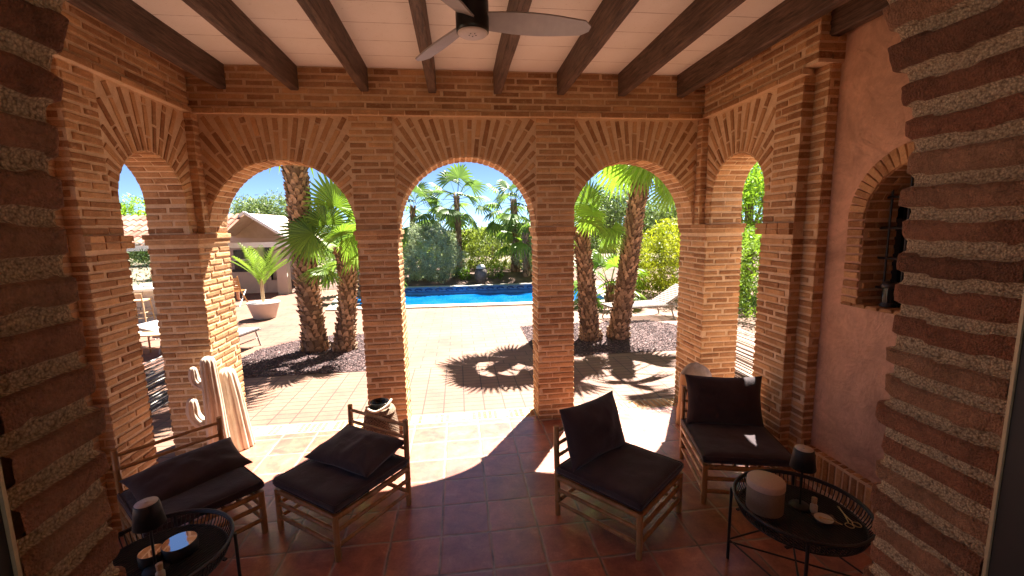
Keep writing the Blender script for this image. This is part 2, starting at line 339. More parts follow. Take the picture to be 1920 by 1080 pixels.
# ------------------------------------------------------------------ mesh builder
class MB:
    def __init__(s): s.v = []; s.f = []; s.m = []; s.r = []; s.sm = []
    def add(s, vs, fs, mi=0, r=None, smooth=False):
        o = len(s.v); s.v += [tuple(x) for x in vs]
        if r is None: r = rnd()
        for f in fs: s.f.append(tuple(i + o for i in f)); s.m.append(mi); s.r.append(r); s.sm.append(smooth)
    def quad(s, a, b, c, d, mi=0, r=None): s.add([a, b, c, d], [(0, 1, 2, 3)], mi, r)
    def box(s, x0, x1, y0, y1, z0, z1, mi=0, r=None):
        v = [(x0, y0, z0), (x1, y0, z0), (x1, y1, z0), (x0, y1, z0), (x0, y0, z1), (x1, y0, z1), (x1, y1, z1), (x0, y1, z1)]
        s.add(v, [(0, 3, 2, 1), (4, 5, 6, 7), (0, 1, 5, 4), (1, 2, 6, 5), (2, 3, 7, 6), (3, 0, 4, 7)], mi, r)
    def obox(s, c, ax, ay, az, mi=0, r=None):
        c = Vector(c); ax, ay, az = Vector(ax), Vector(ay), Vector(az)
        v = [c + ax * i + ay * j + az * k for k in (-1, 1) for i, j in ((-1, -1), (1, -1), (1, 1), (-1, 1))]
        s.add(v, [(0, 3, 2, 1), (4, 5, 6, 7), (0, 1, 5, 4), (1, 2, 6, 5), (2, 3, 7, 6), (3, 0, 4, 7)], mi, r)
    def bar(s, a, b, w_, h_, mi=0, r=None):
        a, b = Vector(a), Vector(b); d = (b - a); l = d.length; d.normalize()
        side = d.cross(Vector((0, 0, 1)));
        if side.length < 1e-3: side = Vector((1, 0, 0))
        side.normalize(); up = side.cross(d)
        s.obox((a + b) / 2, d * l / 2, side * w_ / 2, up * h_ / 2, mi, r)
    def tube(s, pts, rad_, n=8, mi=0, r=None, caps=True, smooth=True):
        pts = [Vector(p) for p in pts]; k = len(pts)
        rs = rad_ if isinstance(rad_, (list, tuple)) else [rad_] * k
        vs = []; fs = []
        t0 = (pts[1] - pts[0]).normalized(); a = t0.orthogonal().normalized()
        for i, p in enumerate(pts):
            t = (pts[min(i + 1, k - 1)] - pts[max(i - 1, 0)]).normalized()
            a = (a - t * a.dot(t)).normalized(); b_ = t.cross(a)
            for j in range(n): q = 2 * pi * j / n; vs.append(p + (a * cos(q) + b_ * sin(q)) * rs[i])
        for i in range(k - 1):
            for j in range(n): fs.append((i * n + j, i * n + (j + 1) % n, (i + 1) * n + (j + 1) % n, (i + 1) * n + j))
        r = rnd() if r is None else r
        s.add(vs, fs, mi, r, smooth)
        if caps:
            s.add(vs[:n], [tuple(range(n))[::-1]], mi, r); s.add(vs[-n:], [tuple(range(n))], mi, r)
    def lathe(s, prof, n=24, c=(0, 0, 0), mi=0, r=None, smooth=True, sx=1, sy=1):
        vs = []; fs = []; k = len(prof)
        for (rr, z) in prof:
            for j in range(n): q = 2 * pi * j / n; vs.append((c[0] + rr * cos(q) * sx, c[1] + rr * sin(q) * sy, c[2] + z))
        for i in range(k - 1):
            for j in range(n): fs.append((i * n + j, i * n + (j + 1) % n, (i + 1) * n + (j + 1) % n, (i + 1) * n + j))
        s.add(vs, fs, mi, r, smooth)
    def disc(s, c, rr, n=24, mi=0, r=None, up=True):
        vs = [(c[0] + rr * cos(2 * pi * j / n), c[1] + rr * sin(2 * pi * j / n), c[2]) for j in range(n)]
        s.add(vs, [tuple(range(n)) if up else tuple(range(n))[::-1]], mi, r)
    def brick(s, c, u, v, nrm, L, h, p, ch=.005, jit=.003, mi=0, back=.004):
        """a brick face proud of a wall: centre c on the wall plane, long axis u, short axis v, outward nrm"""
        vs = []
        for (q, dep) in ((0, -back), (0, p * .55), (ch, p)):
            for a, b in ((-1, -1), (1, -1), (1, 1), (-1, 1)):
                vs.append(c + u * (a * (L / 2 - q) + U(-jit, jit)) + v * (b * (h / 2 - q * .8) + U(-jit, jit) * .7) + nrm * (dep + U(-jit, jit) * .5))
        fs = []
        for k in (0, 4):
            for j in range(4): fs.append((k + j, k + (j + 1) % 4, k + 4 + (j + 1) % 4, k + 4 + j))
        fs.append((8, 9, 10, 11))
        if u.cross(v).dot(nrm) < 0: fs = [f[::-1] for f in fs]
        s.add(vs, fs, mi)
    def build(s, name, mats, parent=None, loc=None, merge=False):
        me = bpy.data.meshes.new(name)
        o = bpy.data.objects.new(name, me); COL.objects.link(o)
        off = Vector((0, 0, 0))
        if parent is not None:
            q = parent
            while q is not None: off += q.location; q = q.parent
            o.parent = parent
        elif loc is not None: off = Vector(loc); o.location = loc
        me.from_pydata([(x - off[0], y - off[1], z - off[2]) for x, y, z in s.v], [], s.f)
        if not isinstance(mats, (list, tuple)): mats = [mats]
        for mt in mats: me.materials.append(mt)
        me.polygons.foreach_set("material_index", s.m)
        me.polygons.foreach_set("use_smooth", s.sm)
        at = me.attributes.new("rnd", 'FLOAT', 'FACE'); at.data.foreach_set("value", s.r)
        me.update(); return o

def tag(o, label=None, cat=None, group=None, kind=None):
    for k, v in (('label', label), ('category', cat), ('group', group), ('kind', kind)):
        if v: o[k] = v
    return o
def thing(name, label, cat, loc=(0, 0, 0), group=None):
    o = bpy.data.objects.new(name, None); COL.objects.link(o); o.location = loc; o.empty_display_size = .1
    return tag(o, label, cat, group)
def dup(root, loc, rz=0, label=None, group=None, scale=None):
    r = root.copy(); COL.objects.link(r); r.location = loc; r.rotation_euler = (0, 0, rz)
    if label: r['label'] = label
    if group: r['group'] = group
    if scale: r.scale = (scale,) * 3
    for ch in list(root.children):
        c = ch.copy(); COL.objects.link(c); c.parent = r
        for g in ch.children: d = g.copy(); COL.objects.link(d); d.parent = c
    return r
V = Vector
XA, YA, ZA = V((1, 0, 0)), V((0, 1, 0)), V((0, 0, 1))

# ================================================================== SETTING: ground, floor, paving, pool
NL, NR, FR_, FL_ = (-3.15, 11.85), (4.05, 11.35), (4.35, 15.05), (-3.75, 15.45)   # pool water corners
def ring(name, outer, inner, z, mat, kind='structure'):
    b = MB()
    o = [(outer[0], outer[2]), (outer[1], outer[2]), (outer[1], outer[3]), (outer[0], outer[3])]; i = inner
    for k in range(4):
        a, c = o[k], o[(k + 1) % 4]; d, e = i[(k + 1) % 4], i[k]
        b.quad((*a, z), (*c, z), (*d, z), (*e, z), 0, .5)
    return tag(b.build(name, mat), kind=kind)
def grow(q, d):
    c = (sum(x for x, _ in q) / 4, sum(y for _, y in q) / 4)
    return [(x + (d if x > c[0] else -d), y + (d if y > c[1] else -d)) for x, y in q]
POOL = [NL, NR, FR_, FL_]
ring('ground', (-400, 400, -60, 700), grow(POOL, .05), -.012, M['earth'])
b = MB(); b.quad((-9, -5, -.005), (-2.46, -5, -.005), (-2.46, 4.66, -.005), (-9, 4.66, -.005), 0, .5); b.quad((2.77, 2.9, -.005), (9, 2.9, -.005), (9, 4.66, -.005), (2.77, 4.66, -.005), 0, .5); tag(b.build('side_paving', M['paving']), kind='structure')
ring('paving', (-14, 9, 4.66, 16.2), grow(POOL, .02), -.004, M['paving'])
b = MB()     # raised pool rim of slabs
inn = POOL; out = grow(POOL, .33)
for k in range(4):
    a, c, d, e = out[k], out[(k + 1) % 4], inn[(k + 1) % 4], inn[k]
    nseg = 16 if k % 2 == 0 else 8
    for i in range(nseg):
        t0, t1 = i / nseg + .0006, (i + 1) / nseg - .0006
        L = lambda p, q, t: (p[0] + (q[0] - p[0]) * t, p[1] + (q[1] - p[1]) * t)
        p0, p1, p2, p3 = L(a, c, t0), L(a, c, t1), L(e, d, t1), L(e, d, t0)
        z = .035
        vs = [(*p0, -.1), (*p1, -.1), (*p2, -.1), (*p3, -.1), (*p0, z), (*p1, z), (*p2, z), (*p3, z)]
        b.add(vs, [(0, 3, 2, 1), (4, 5, 6, 7), (0, 1, 5, 4), (1, 2, 6, 5), (2, 3, 7, 6), (3, 0, 4, 7)], 0)
tag(b.build('pool_coping', M['coping']), kind='structure')
b = MB()
for k in range(4):
    a, c = inn[k], inn[(k + 1) % 4]; b.quad((*c, .03), (*a, .03), (*a, -1.4), (*c, -1.4), 0, .5)
pw = tag(b.build('pool_wall', M['poolwall']), kind='structure')
b = MB(); b.quad(*[(*p, -.245) for p in POOL], 0, .5); tag(b.build('pool_water', M['water']), kind='structure')
# wave scroll band on the far pool wall
b = MB(); a, c = V((*FL_, 0)), V((*FR_, 0)); dd = (c - a); Lp = dd.length; dd.normalize(); nn = V((dd.y, -dd.x, 0))
k = 0; t = .12
while t < Lp - .2:
    base = a + dd * t + nn * .012
    pts = [base + dd * (.15 * cos(q) * (1 - q / 9)) + ZA * (-.080 + .055 * sin(q) * (1 - q / 9)) for q in [j * .45 for j in range(12)]]
    for i in range(len(pts) - 1):
        wd = .030 * (1 - i / 16); e = (pts[i + 1] - pts[i]).normalized(); sd_ = nn.cross(e).normalized()
        b.quad(pts[i] - sd_ * wd, pts[i + 1] - sd_ * wd, pts[i + 1] + sd_ * wd, pts[i] + sd_ * wd)
    t += .36
b.quad(a + nn * .01 + ZA * -.135, c + nn * .01 + ZA * -.135, c + nn * .01 + ZA * -.155, a + nn * .01 + ZA * -.155)
o = b.build('wave_border', M['poolmark'], pw)

b = MB(); b.quad((-2.42, .30, 0), (2.75, .30, 0), (2.75, 4.425, 0), (-2.42, 4.425, 0), 0, .5)
tag(b.build('terracotta_floor', M['tile']), kind='structure')
b = MB(); b.quad((-3.2, -4.2, -.004), (3.4, -4.2, -.004), (3.4, .30, -.004), (-3.2, .30, -.004), 0, .5)
tag(b.build('indoor_floor', M['tile']), kind='structure')
# threshold: mortar strip with soldier bricks
b = MB(); b.box(-2.75, 2.95, 4.425, 4.66, -.05, .0015, 1, .5)
x = -2.7
while x < 2.9:
    b.brick(V((x, 4.545, .0015)), YA, XA, ZA, .185, .036, .0045, .006, .004)
    x += .0585
tag(b.build('brick_threshold', [M['brick'], mat_mortar('pale_mortar', (.42, .31, .20), (.55, .44, .31))]), kind='structure')

def blob_bed(name, pts, z, mat, stones=0, kind='structure'):
    b = MB(); b.add([(x, y, z) for x, y in pts], [tuple(range(len(pts)))], 0, .5)
    o = tag(b.build(name, mat), kind=kind)
    return o
def smooth_poly(pts, n=6):
    out = []; k = len(pts)
    for i in range(k):
        p0, p1, p2, p3 = [V((*pts[(i + j) % k], 0)) for j in (-1, 0, 1, 2)]
        for s in range(n):
            t = s / n
            q = .5 * ((2 * p1) + (-p0 + p2) * t + (2 * p0 - 5 * p1 + 4 * p2 - p3) * t * t + (-p0 + 3 * p1 - 3 * p2 + p3) * t ** 3)
            out.append((q.x, q.y))
    return out
bedL = [(-3.32, 6.36)] + [(-3.42, 6.8), (-3.62, 7.35), (-3.55, 7.9), (-3.15, 8.4), (-2.55, 8.72), (-1.75, 8.74), (-1.1, 8.72)] + [(-1.12, 7.5), (-1.2, 6.36)]
bedR = [(1.17, 6.55), (2.4, 6.53), (3.75, 6.50), (4.15, 7.1), (4.42, 7.7), (4.35, 8.3), (4.05, 8.78), (3.0, 8.82), (1.22, 8.74)]
def inpoly(x, y, P):
    c = False; j = len(P) - 1
    for i in range(len(P)):
        if (P[i][1] > y) != (P[j][1] > y) and x < (P[j][0] - P[i][0]) * (y - P[i][1]) / (P[j][1] - P[i][1]) + P[i][0]: c = not c
        j = i
    return c
for P in (bedL, bedR):
    o = blob_bed('gravel_bed', P, .001, M['gravel'])
    b = MB(); xs = [p[0] for p in P]; ys = [p[1] for p in P]; k = 0
    while k < 5200:
        x, y = U(min(xs), max(xs)), U(min(ys), max(ys))
        if not inpoly(x, y, P): continue
        k += 1; s = U(.008, .019); q = U(0, pi)
        e1 = V((cos(q), sin(q), U(-.3, .3))) * s; e2 = V((-sin(q), cos(q), U(-.3, .3))) * s * U(.6, 1); e3 = V((0, 0, s * U(.5, .9)))
        c = V((x, y, .004 + s * .3))
        b.add([c - e1, c + e2, c + e1, c - e2, c + e3 + e1 * U(-.4, .4), c - e3], [(0, 3, 4), (3, 2, 4), (2, 1, 4), (1, 0, 4)], 0)
    mt = M.setdefault('stones', None)
    if mt is None:
        mt, n_, bb = newmat('lava_stones')
        n_.links.new(ramp(n_, attr(n_, 'rnd'), [(0, (.022, .011, .011)), (.55, (.075, .036, .034)), (.9, (.16, .088, .080)), (1, (.32, .22, .20))]), bb.inputs["Base Color"])
        bb.inputs["Roughness"].default_value = .85; M['stones'] = mt
    tag(b.build('lava_gravel', mt), 'reddish brown lava gravel in a planting bed', 'gravel', kind='stuff')
# planting bed behind the pool
b = MB()
nx, ny = 70, 14
vs = []; fs = []
for j in range(ny + 1):
    for i in range(nx + 1):
        x = -9 + 24 * i / nx; y = 15.85 + 5 * j / ny
        vs.append((x, y, .01 + (.42 * min(1, j / 3)) * (.6 + .5 * noise.noise(V((x * .6, y * .6, 0))))))
for j in range(ny):
    for i in range(nx): q = j * (nx + 1) + i; fs.append((q, q + 1, q + nx + 2, q + nx + 1))
b.add(vs, fs, 0, .5, True)
tag(b.build('planting_bed', M['soil']), kind='structure')

# ================================================================== BRICK ARCADES
CH = .0585          # course height
BH = .039           # brick height
BL = .235
def courses(b, org, u, nrm, z0, z1, spans, p=.008, seed=0, mi=0, ext=0.0, jit=.003):
    """spans(z) -> list of (u0,u1); fills with running bond bricks"""
    zc = math.floor(z0 / CH) * CH + CH / 2 + .001; k = 0
    while zc < z0 + .02: zc += CH
    while zc < z1 - .018:
        k = int(round(zc / CH))
        for (a, c) in spans(zc):
            if c - a < .03: continue
            off = (k % 2) * .5 + .13 * sin(k * 2.3 + seed)
            x = a - BL * (off % 1)
            while x < c:
                l, r_ = max(x, a), min(x + BL * 1.0, c)
                g = .009
                lo = l if l == a else l + g; hi = r_ if r_ == c else r_ - g
                if c - hi < .05: hi = c; 
                if lo - a < .001: lo = a - ext
                if c - hi < .001: hi = c + ext
                if hi - lo > .03:
                    b.brick(org + u * ((lo + hi) / 2) + ZA * (zc - org.z + U(-.0025, .0025)), u, ZA, nrm, hi - lo, BH + U(-.004, .003), p * U(.7, 1.25), .006, jit, mi)
                if hi >= c: break
                x += BL + U(-.015, .015)
        zc += CH

def fan_bricks(b, org, u, nrm, ua, ub, zt, uc, zc, r, zbase, p=.008, dth=None, mi=0):
    """radial voussoirs filling the panel [ua,ub]x[zbase,zt] round the arch (uc,zc,r)"""
    n = int(pi * (r + .04) / .062); dth = pi / n
    for i in range(n):
        th = (i + .5) * dth; d = V((cos(th), sin(th)))
        # distance to the panel's edge
        ts = []
        if d.x > 1e-4: ts.append((ub - uc) / d.x)
        if d.x < -1e-4: ts.append((ua - uc) / d.x)
        if d.y > 1e-4: ts.append((zt - zc) / d.y)
        tmax = min(ts) - .012; t = r + .006; first = True
        k = 0
        while t < tmax - .03:
            L = (.10 + .14 * ((i * 7 % 5) / 4)) if first else .225
            t1 = min(t + L, tmax)
            if tmax - t1 < .05: t1 = tmax
            mid = (t + t1) / 2
            wd = min(.062 * .62 + .012 * (mid - r), .050) * U(.9, 1.08)
            uu = u * d.x + ZA * d.y; vv = u * (-d.y) + ZA * d.x
            b.brick(org + u * (uc + d.x * mid) + ZA * (zc - org.z + d.y * mid), uu, vv, nrm, t1 - t - .004, wd, p * U(.6, 1.2), .006, .003, mi)
            t = t1 + .014; first = False
def soffit_bricks(b, org, u, dep, T, uc, zc, r, p=.006, mi=0):
    n = int(pi * r / .0585); dth = pi / n
    for i in range(n):
        th = (i + .5) * dth
        c0 = org + u * (uc + r * cos(th)) + ZA * (zc - org.z + r * sin(th))
        tang = u * (-sin(th)) + ZA * cos(th); nr = -(u * cos(th) + ZA * sin(th))
        cut = T * (.62 if i % 2 else .36)
        for a, c in ((0, cut - .006), (cut + .006, T)):
            b.brick(c0 + dep * ((a + c) / 2), dep, tang, nr, c - a, .043, p * U(.7, 1.3), .005, .0025, mi)
def arch_body(b, org, u, dep, T, u0, u1, z0, z1, arches, mi=1, nseg=28):
    """solid wall slab with semicircular openings that rise from z0: arches = (uc, zspring, r)"""
    P = lambda a, z, t: org + u * a + dep * t + ZA * (z - org.z)
    def q4(a, c, d, e):
        b.quad(a, c, d, e, mi, .5)
    cuts = [u0]
    cur = u0
    for (uc, zs, r) in arches:
        for t, s in ((0, 1), (T, -1)):      # plain part left of the arch, front and back
            v = [P(cur, z0, t), P(uc - r, z0, t), P(uc - r, z1, t), P(cur, z1, t)]
            q4(*(v if s > 0 else v[::-1]))
        pts = [(uc - r, z0)] if zs > z0 + 1e-4 else []
        pts += [(uc - r * cos(pi * i / nseg), zs + r * sin(pi * i / nseg)) for i in range(nseg + 1)]
        if zs > z0 + 1e-4: pts.append((uc + r, z0))
        for i in range(len(pts) - 1):
            (a0, h0), (a1, h1) = pts[i], pts[i + 1]
            if abs(a1 - a0) > 1e-6:
                q4(P(a0, h0, 0), P(a1, h1, 0), P(a1, z1, 0), P(a0, z1, 0))
                q4(P(a1, h1, T), P(a0, h0, T), P(a0, z1, T), P(a1, z1, T))
            q4(P(a0, h0, T), P(a1, h1, T), P(a1, h1, 0), P(a0, h0, 0))
        cur = uc + r
    for t, s in ((0, 1), (T, -1)):
        v = [P(cur, z0, t), P(u1, z0, t), P(u1, z1, t), P(cur, z1, t)]
        q4(*(v if s > 0 else v[::-1]))
    # bottoms, ends, top
    cur = u0
    for (uc, zs, r) in list(arches) + [(u1 + 1, 0, 1)]:
        e = min(uc - r, u1)
        q4(P(cur, z0, T), P(e, z0, T), P(e, z0, 0), P(cur, z0, 0)); cur = uc + r
    q4(P(u0, z0, T), P(u0, z0, 0), P(u0, z1, 0), P(u0, z1, T)); q4(P(u1, z0, 0), P(u1, z0, T), P(u1, z1, T), P(u1, z1, 0))
    q4(P(u0, z1, 0), P(u1, z1, 0), P(u1, z1, T), P(u0, z1, T))

ZI, ZL, ZC = 2.02, 3.105, 3.515      # impost, ledge, ceiling
W = 4.30; T = .345
XL, XR = -2.33, 2.54
BM = [M['brick'], M['mortar']]

def pier(parent, x0, x1, y0, y1, z0=-.02, z1=1.955, faces='-x+x-y+y', seed=0):
    b = MB(); b.box(x0, x1, y0, y1, z0, z1, 1, .5); e = .007
    if '-y' in faces: courses(b, V((x0, y0, 0)), XA, -YA, z0 + .02, z1, lambda z: [(0, x1 - x0)], seed=seed, ext=e)
    if '+y' in faces: courses(b, V((x0, y1, 0)), XA, YA, z0 + .02, z1, lambda z: [(0, x1 - x0)], seed=seed + 1, ext=e)
    if '-x' in faces: courses(b, V((x0, y0, 0)), YA, -XA, z0 + .02, z1, lambda z: [(0, y1 - y0)], seed=seed + 2, ext=e)
    if '+x' in faces: courses(b, V((x1, y0, 0)), YA, XA, z0 + .02, z1, lambda z: [(0, y1 - y0)], seed=seed + 3, ext=e)
    return b.build('pier', BM, parent)
def impost(parent, x0, x1, y0, y1, o=.035, seed=0):
    b = MB(); b.box(x0 - o + .008, x1 + o - .008, y0 - o + .008, y1 + o - .008, 1.956, 2.045, 1, .5)
    for zc, oo in ((1.978, o * .7), (2.026, o)):
        for (c, u_, n_, L) in ((V((x0 - oo, y0 - oo, zc)), XA, -YA, x1 - x0 + 2 * oo), (V((x0 - oo, y1 + oo, zc)), XA, YA, x1 - x0 + 2 * oo),
                               (V((x0 - oo, y0 - oo, zc)), YA, -XA, y1 - y0 + 2 * oo), (V((x1 + oo, y0 - oo, zc)), YA, XA, y1 - y0 + 2 * oo)):
            k = max(1, round(L / .22)); s = L / k
            for i in range(k): b.brick(c + u_ * (s * (i + .5)), u_, ZA, n_, s - (.010 if k > 1 else 0) + (.012 if i in (0, k - 1) else 0), .040, .004, .004, .003, 0, .03)
    return b.build('impost', BM, parent)

# ---- front arcade -------------------------------------------------
fa = thing('brick_arcade', 'brick arcade of three round arches facing the pool', 'arcade', ((XL + XR) / 2, W + T / 2, 0), 'brick arcades of the porch')
RA = .655
FA = [(-1.615, .655), (.105, .68), (1.80, .655)]         # arch centres and radii
piers = [(-.955, -.585), (.795, 1.165)]
for i, (a, c) in enumerate(piers):
    pier(fa, a, c, W + .012, W + T - .012, seed=i * 3.1)
    impost(fa, a + .01, c - .01, W + .02, W + T - .02, .035)
b = MB()
PF = .030     # panels lie this far behind the pilaster strips
arch_body(b, V((XL - .02, W + PF, 2.045)), XA, YA, T - PF - .01, 0, XR - XL + .04, 2.045, ZC + .1,
          [(c - XL + .02, 2.055, r) for c, r in FA])
panels = [(-2.265, -.975), (-.565, .785), (1.185, 2.475)]
org = V((0, W + PF, 0))
for (ua, ub), (uc, r) in zip(panels, FA):
    fan_bricks(b, org, XA, -YA, ua, ub, ZL - .012, uc, 2.055, r, 2.05)
    soffit_bricks(b, V((0, W + PF, 0)), XA, YA, T - PF - .01, uc, 2.055, r)
b.build('arched_wall', BM, fa)
b = MB()      # pilaster strips between the panels
for (a, c) in ((-.965, -.575), (.79, 1.175)):
    b = MB(); b.box(a + .004, c - .004, W + .008, W + PF + .01, 2.045, ZL - .002, 1, .5)
    courses(b, V((a, W + .008, 0)), XA, -YA, 2.045, ZL, lambda z: [(.004, c - a - .004)], seed=a, ext=.003)
    b.build('pilaster_strip', BM, fa)
b = MB()      # corner ribs
for xc, sgn in ((XL, 1), (XR, -1)):
    b = MB(); x0, x1 = sorted((xc, xc + sgn * .062)); b.box(x0, x1, W - .055, W + PF + .01, 2.045, ZL - .002, 1, .5)
    courses(b, V((x0, W - .055, 0)), XA, -YA, 2.045, ZL, lambda z: [(0, x1 - x0)], ext=.004)
    xs_ = x1 if sgn > 0 else x0
    courses(b, V((xs_, W - .055, 0)), YA, XA * sgn, 2.045, ZL, lambda z: [(0, .085)], ext=.0)
    b.build('corner_rib', BM, fa)
b = MB()      # frieze band under the ceiling
b.box(XL, XR, W - .004, W + PF + .02, ZL, ZC + .02, 1, .5)
courses(b, V((XL, W - .004, 0)), XA, -YA, ZL + .0, ZC, lambda z: [(0, XR - XL)], seed=2)
for zc in (ZL + .018,):       # projecting string course
    b.box(XL, XR, W - .022, W, ZL - .004, ZL + .036, 1, .5); x = XL
    while x < XR - .05:
        L = min(BL, XR - x); b.brick(V((x + L / 2, W - .022, zc)), XA, ZA, -YA, L - .012, .040, .008, .005, .003); x += BL
b.build('frieze', BM, fa)

# ---- side arcades -------------------------------------------------
def side(xw, sgn, label, near_w):
    """sgn=+1: wall on the left whose inner face looks towards +x"""
    root = thing('brick_arcade', label, 'arcade', (xw - sgn * T / 2, 3.6, 0), 'brick arcades of the porch')
    o_ = xw - sgn * (T - .02); nrm = XA * sgn; dep = -XA * sgn
    ya, yb = 3.375, 4.13      # jambs of the side opening
    x0, x1 = sorted((xw, o_))
    # near wall below impost
    yn = near_w
    b = MB(); b.box(x0, x1, yn, ya, -.02, 1.955, 1, .5)
    courses(b, V((xw, yn, 0)), YA, nrm, 0, 1.955, lambda z: [(0, ya - yn)], seed=1, ext=.007)
    courses(b, V((x0, ya, 0)), XA, YA, 0, 1.955, lambda z: [(0, x1 - x0)], seed=2, ext=.007)
    courses(b, V((x0, yn, 0)), XA, -YA, 0, 1.955, lambda z: [(0, x1 - x0)], seed=2.4, ext=.007)
    b.build('pier', BM, root)
    # corner pier (one square pier carries both walls)
    cx0, cx1 = (xw - .345, xw + .055) if sgn > 0 else (xw - .045, xw + .345)
    pier(root, cx0, cx1, yb, W + T - .012, seed=5)
    impost(root, cx0 + .012, cx1 - .012, yb + .012, W + T - .024, .035)
    b = MB(); oo = .032; xi = xw + sgn * oo     # impost of the near pier
    X0, X1 = sorted((xi, o_)); b.box(X0 + .006, X1 - .006, yn + .01, ya + oo - .006, 1.956, 2.045, 1, .5)
    for zc in (1.978, 2.026):
        k = 3
        for i in range(k):
            s = (ya + oo - yn) / k
            b.brick(V((xi, yn + s * (i + .5), zc)), YA, ZA, nrm, s - .01, .04, .004, .004, .003, 0, .03)
        b.brick(V(((X0 + X1) / 2, ya + oo, zc)), XA, ZA, YA, X1 - X0 + .01, .04, .004, .004, .003, 0, .03)
    b.build('impost', BM, root)
    # upper wall with the stilted arch
    uc, r = (ya + yb) / 2 - .002, (yb - ya) / 2; zs = 2.30
    b = MB()
    arch_body(b, V((xw, yn, 2.045)), YA, dep, T - .02, 0, W + .02 - yn, 2.045, ZC + .1, [(uc - yn, zs, r)])
    pa, pb = 3.30, W - .055
    fan_bricks(b, V((xw, 0, 0)), YA, nrm, pa, pb, ZL - .012, uc, zs, r, 2.05)
    soffit_bricks(b, V((xw, 0, 0)), YA, dep, T - .02, uc, zs, r)
    courses(b, V((xw, 0, 0)), YA, nrm, 2.05, zs, lambda z: [(yb + .01, pb)], seed=3)
    courses(b, V((xw, yb, 0)), XA * -sgn, -YA, 2.05, zs, lambda z: [(0, T - .02)], seed=3, ext=.004)
    courses(b, V((xw, ya, 0)), XA * -sgn, YA, 2.05, zs, lambda z: [(0, T - .02)], seed=4, ext=.004)
    courses(b, V((xw, 0, 0)), YA, nrm, 2.05, ZL, lambda z: [(yn, (pa - .01) if z > zs else ya - .008)], seed=6, ext=.003)
    courses(b, V((xw, yn, 0)), XA * -sgn, -YA, 2.05, ZL, lambda z: [(0, .09)], seed=7, ext=.003)
    b.build('arched_wall', BM, root)
    b = MB(); xf = xw + sgn * .03
    X0, X1 = sorted((xf, xw - sgn * .02)); b.box(X0, X1, yn - .04, W - .03, ZL + .036, ZC + .02, 1, .5)
    courses(b, V((xf, yn - .04, 0)), YA, nrm, ZL + .036, ZC, lambda z: [(0, W - .03 - yn + .04)], seed=8, ext=.004)
    xs = xw + sgn * .05; X0, X1 = sorted((xs, xw - sgn * .02)); b.box(X0, X1, yn - .04, W - .024, ZL - .004, ZL + .034, 1, .5)
    y = yn - .04
    while y < W - .07:
        L = min(BL, W - .024 - y); b.brick(V((xs, y + L / 2, ZL + .017)), YA, ZA, nrm, L - .012, .038, .007, .005, .003); y += BL
    b.build('frieze', BM, root)
    # stepped reveals towards the plastered wall
    b = MB()
    for k, (dx, y0_, y1_) in enumerate(((.09, 2.905, yn), )):
        xx = xw - sgn * dx; X0, X1 = sorted((xx, o_)); b.box(X0, X1, y0_, y1_ + .02, -.02, ZC + .02, 1, .5)
        courses(b, V((xx, y0_, 0)), YA, nrm, 0, ZC, lambda z: [(0, y1_ - y0_)], seed=9, ext=.006)
        courses(b, V((xx, y0_, 0)), XA * -sgn, -YA, 0, ZC, lambda z: [(0, .08 if sgn < 0 else .22)], seed=10, ext=.0)
    b.box(*sorted((xw + sgn * .028, o_)), 2.88, yn - .0405, ZL + .04, ZC + .02, 1, .5)
    courses(b, V((xw + sgn * .028, 2.88, 0)), YA, nrm, ZL + .04, ZC, lambda z: [(0, yn - .04 - 2.88)], seed=11, ext=.004)
    courses(b, V((xw + sgn * .03, 2.88, 0)), XA * -sgn, -YA, ZL + .04, ZC, lambda z: [(0, .2)], seed=12)
    b.build('stepped_reveal', BM, root)
    return root
side(XL, 1, 'short brick side arcade behind the left chair, with one tall narrow arch', 3.03)
side(XR, -1, 'short brick side arcade by the plaster wall, with one tall narrow arch', 3.03)

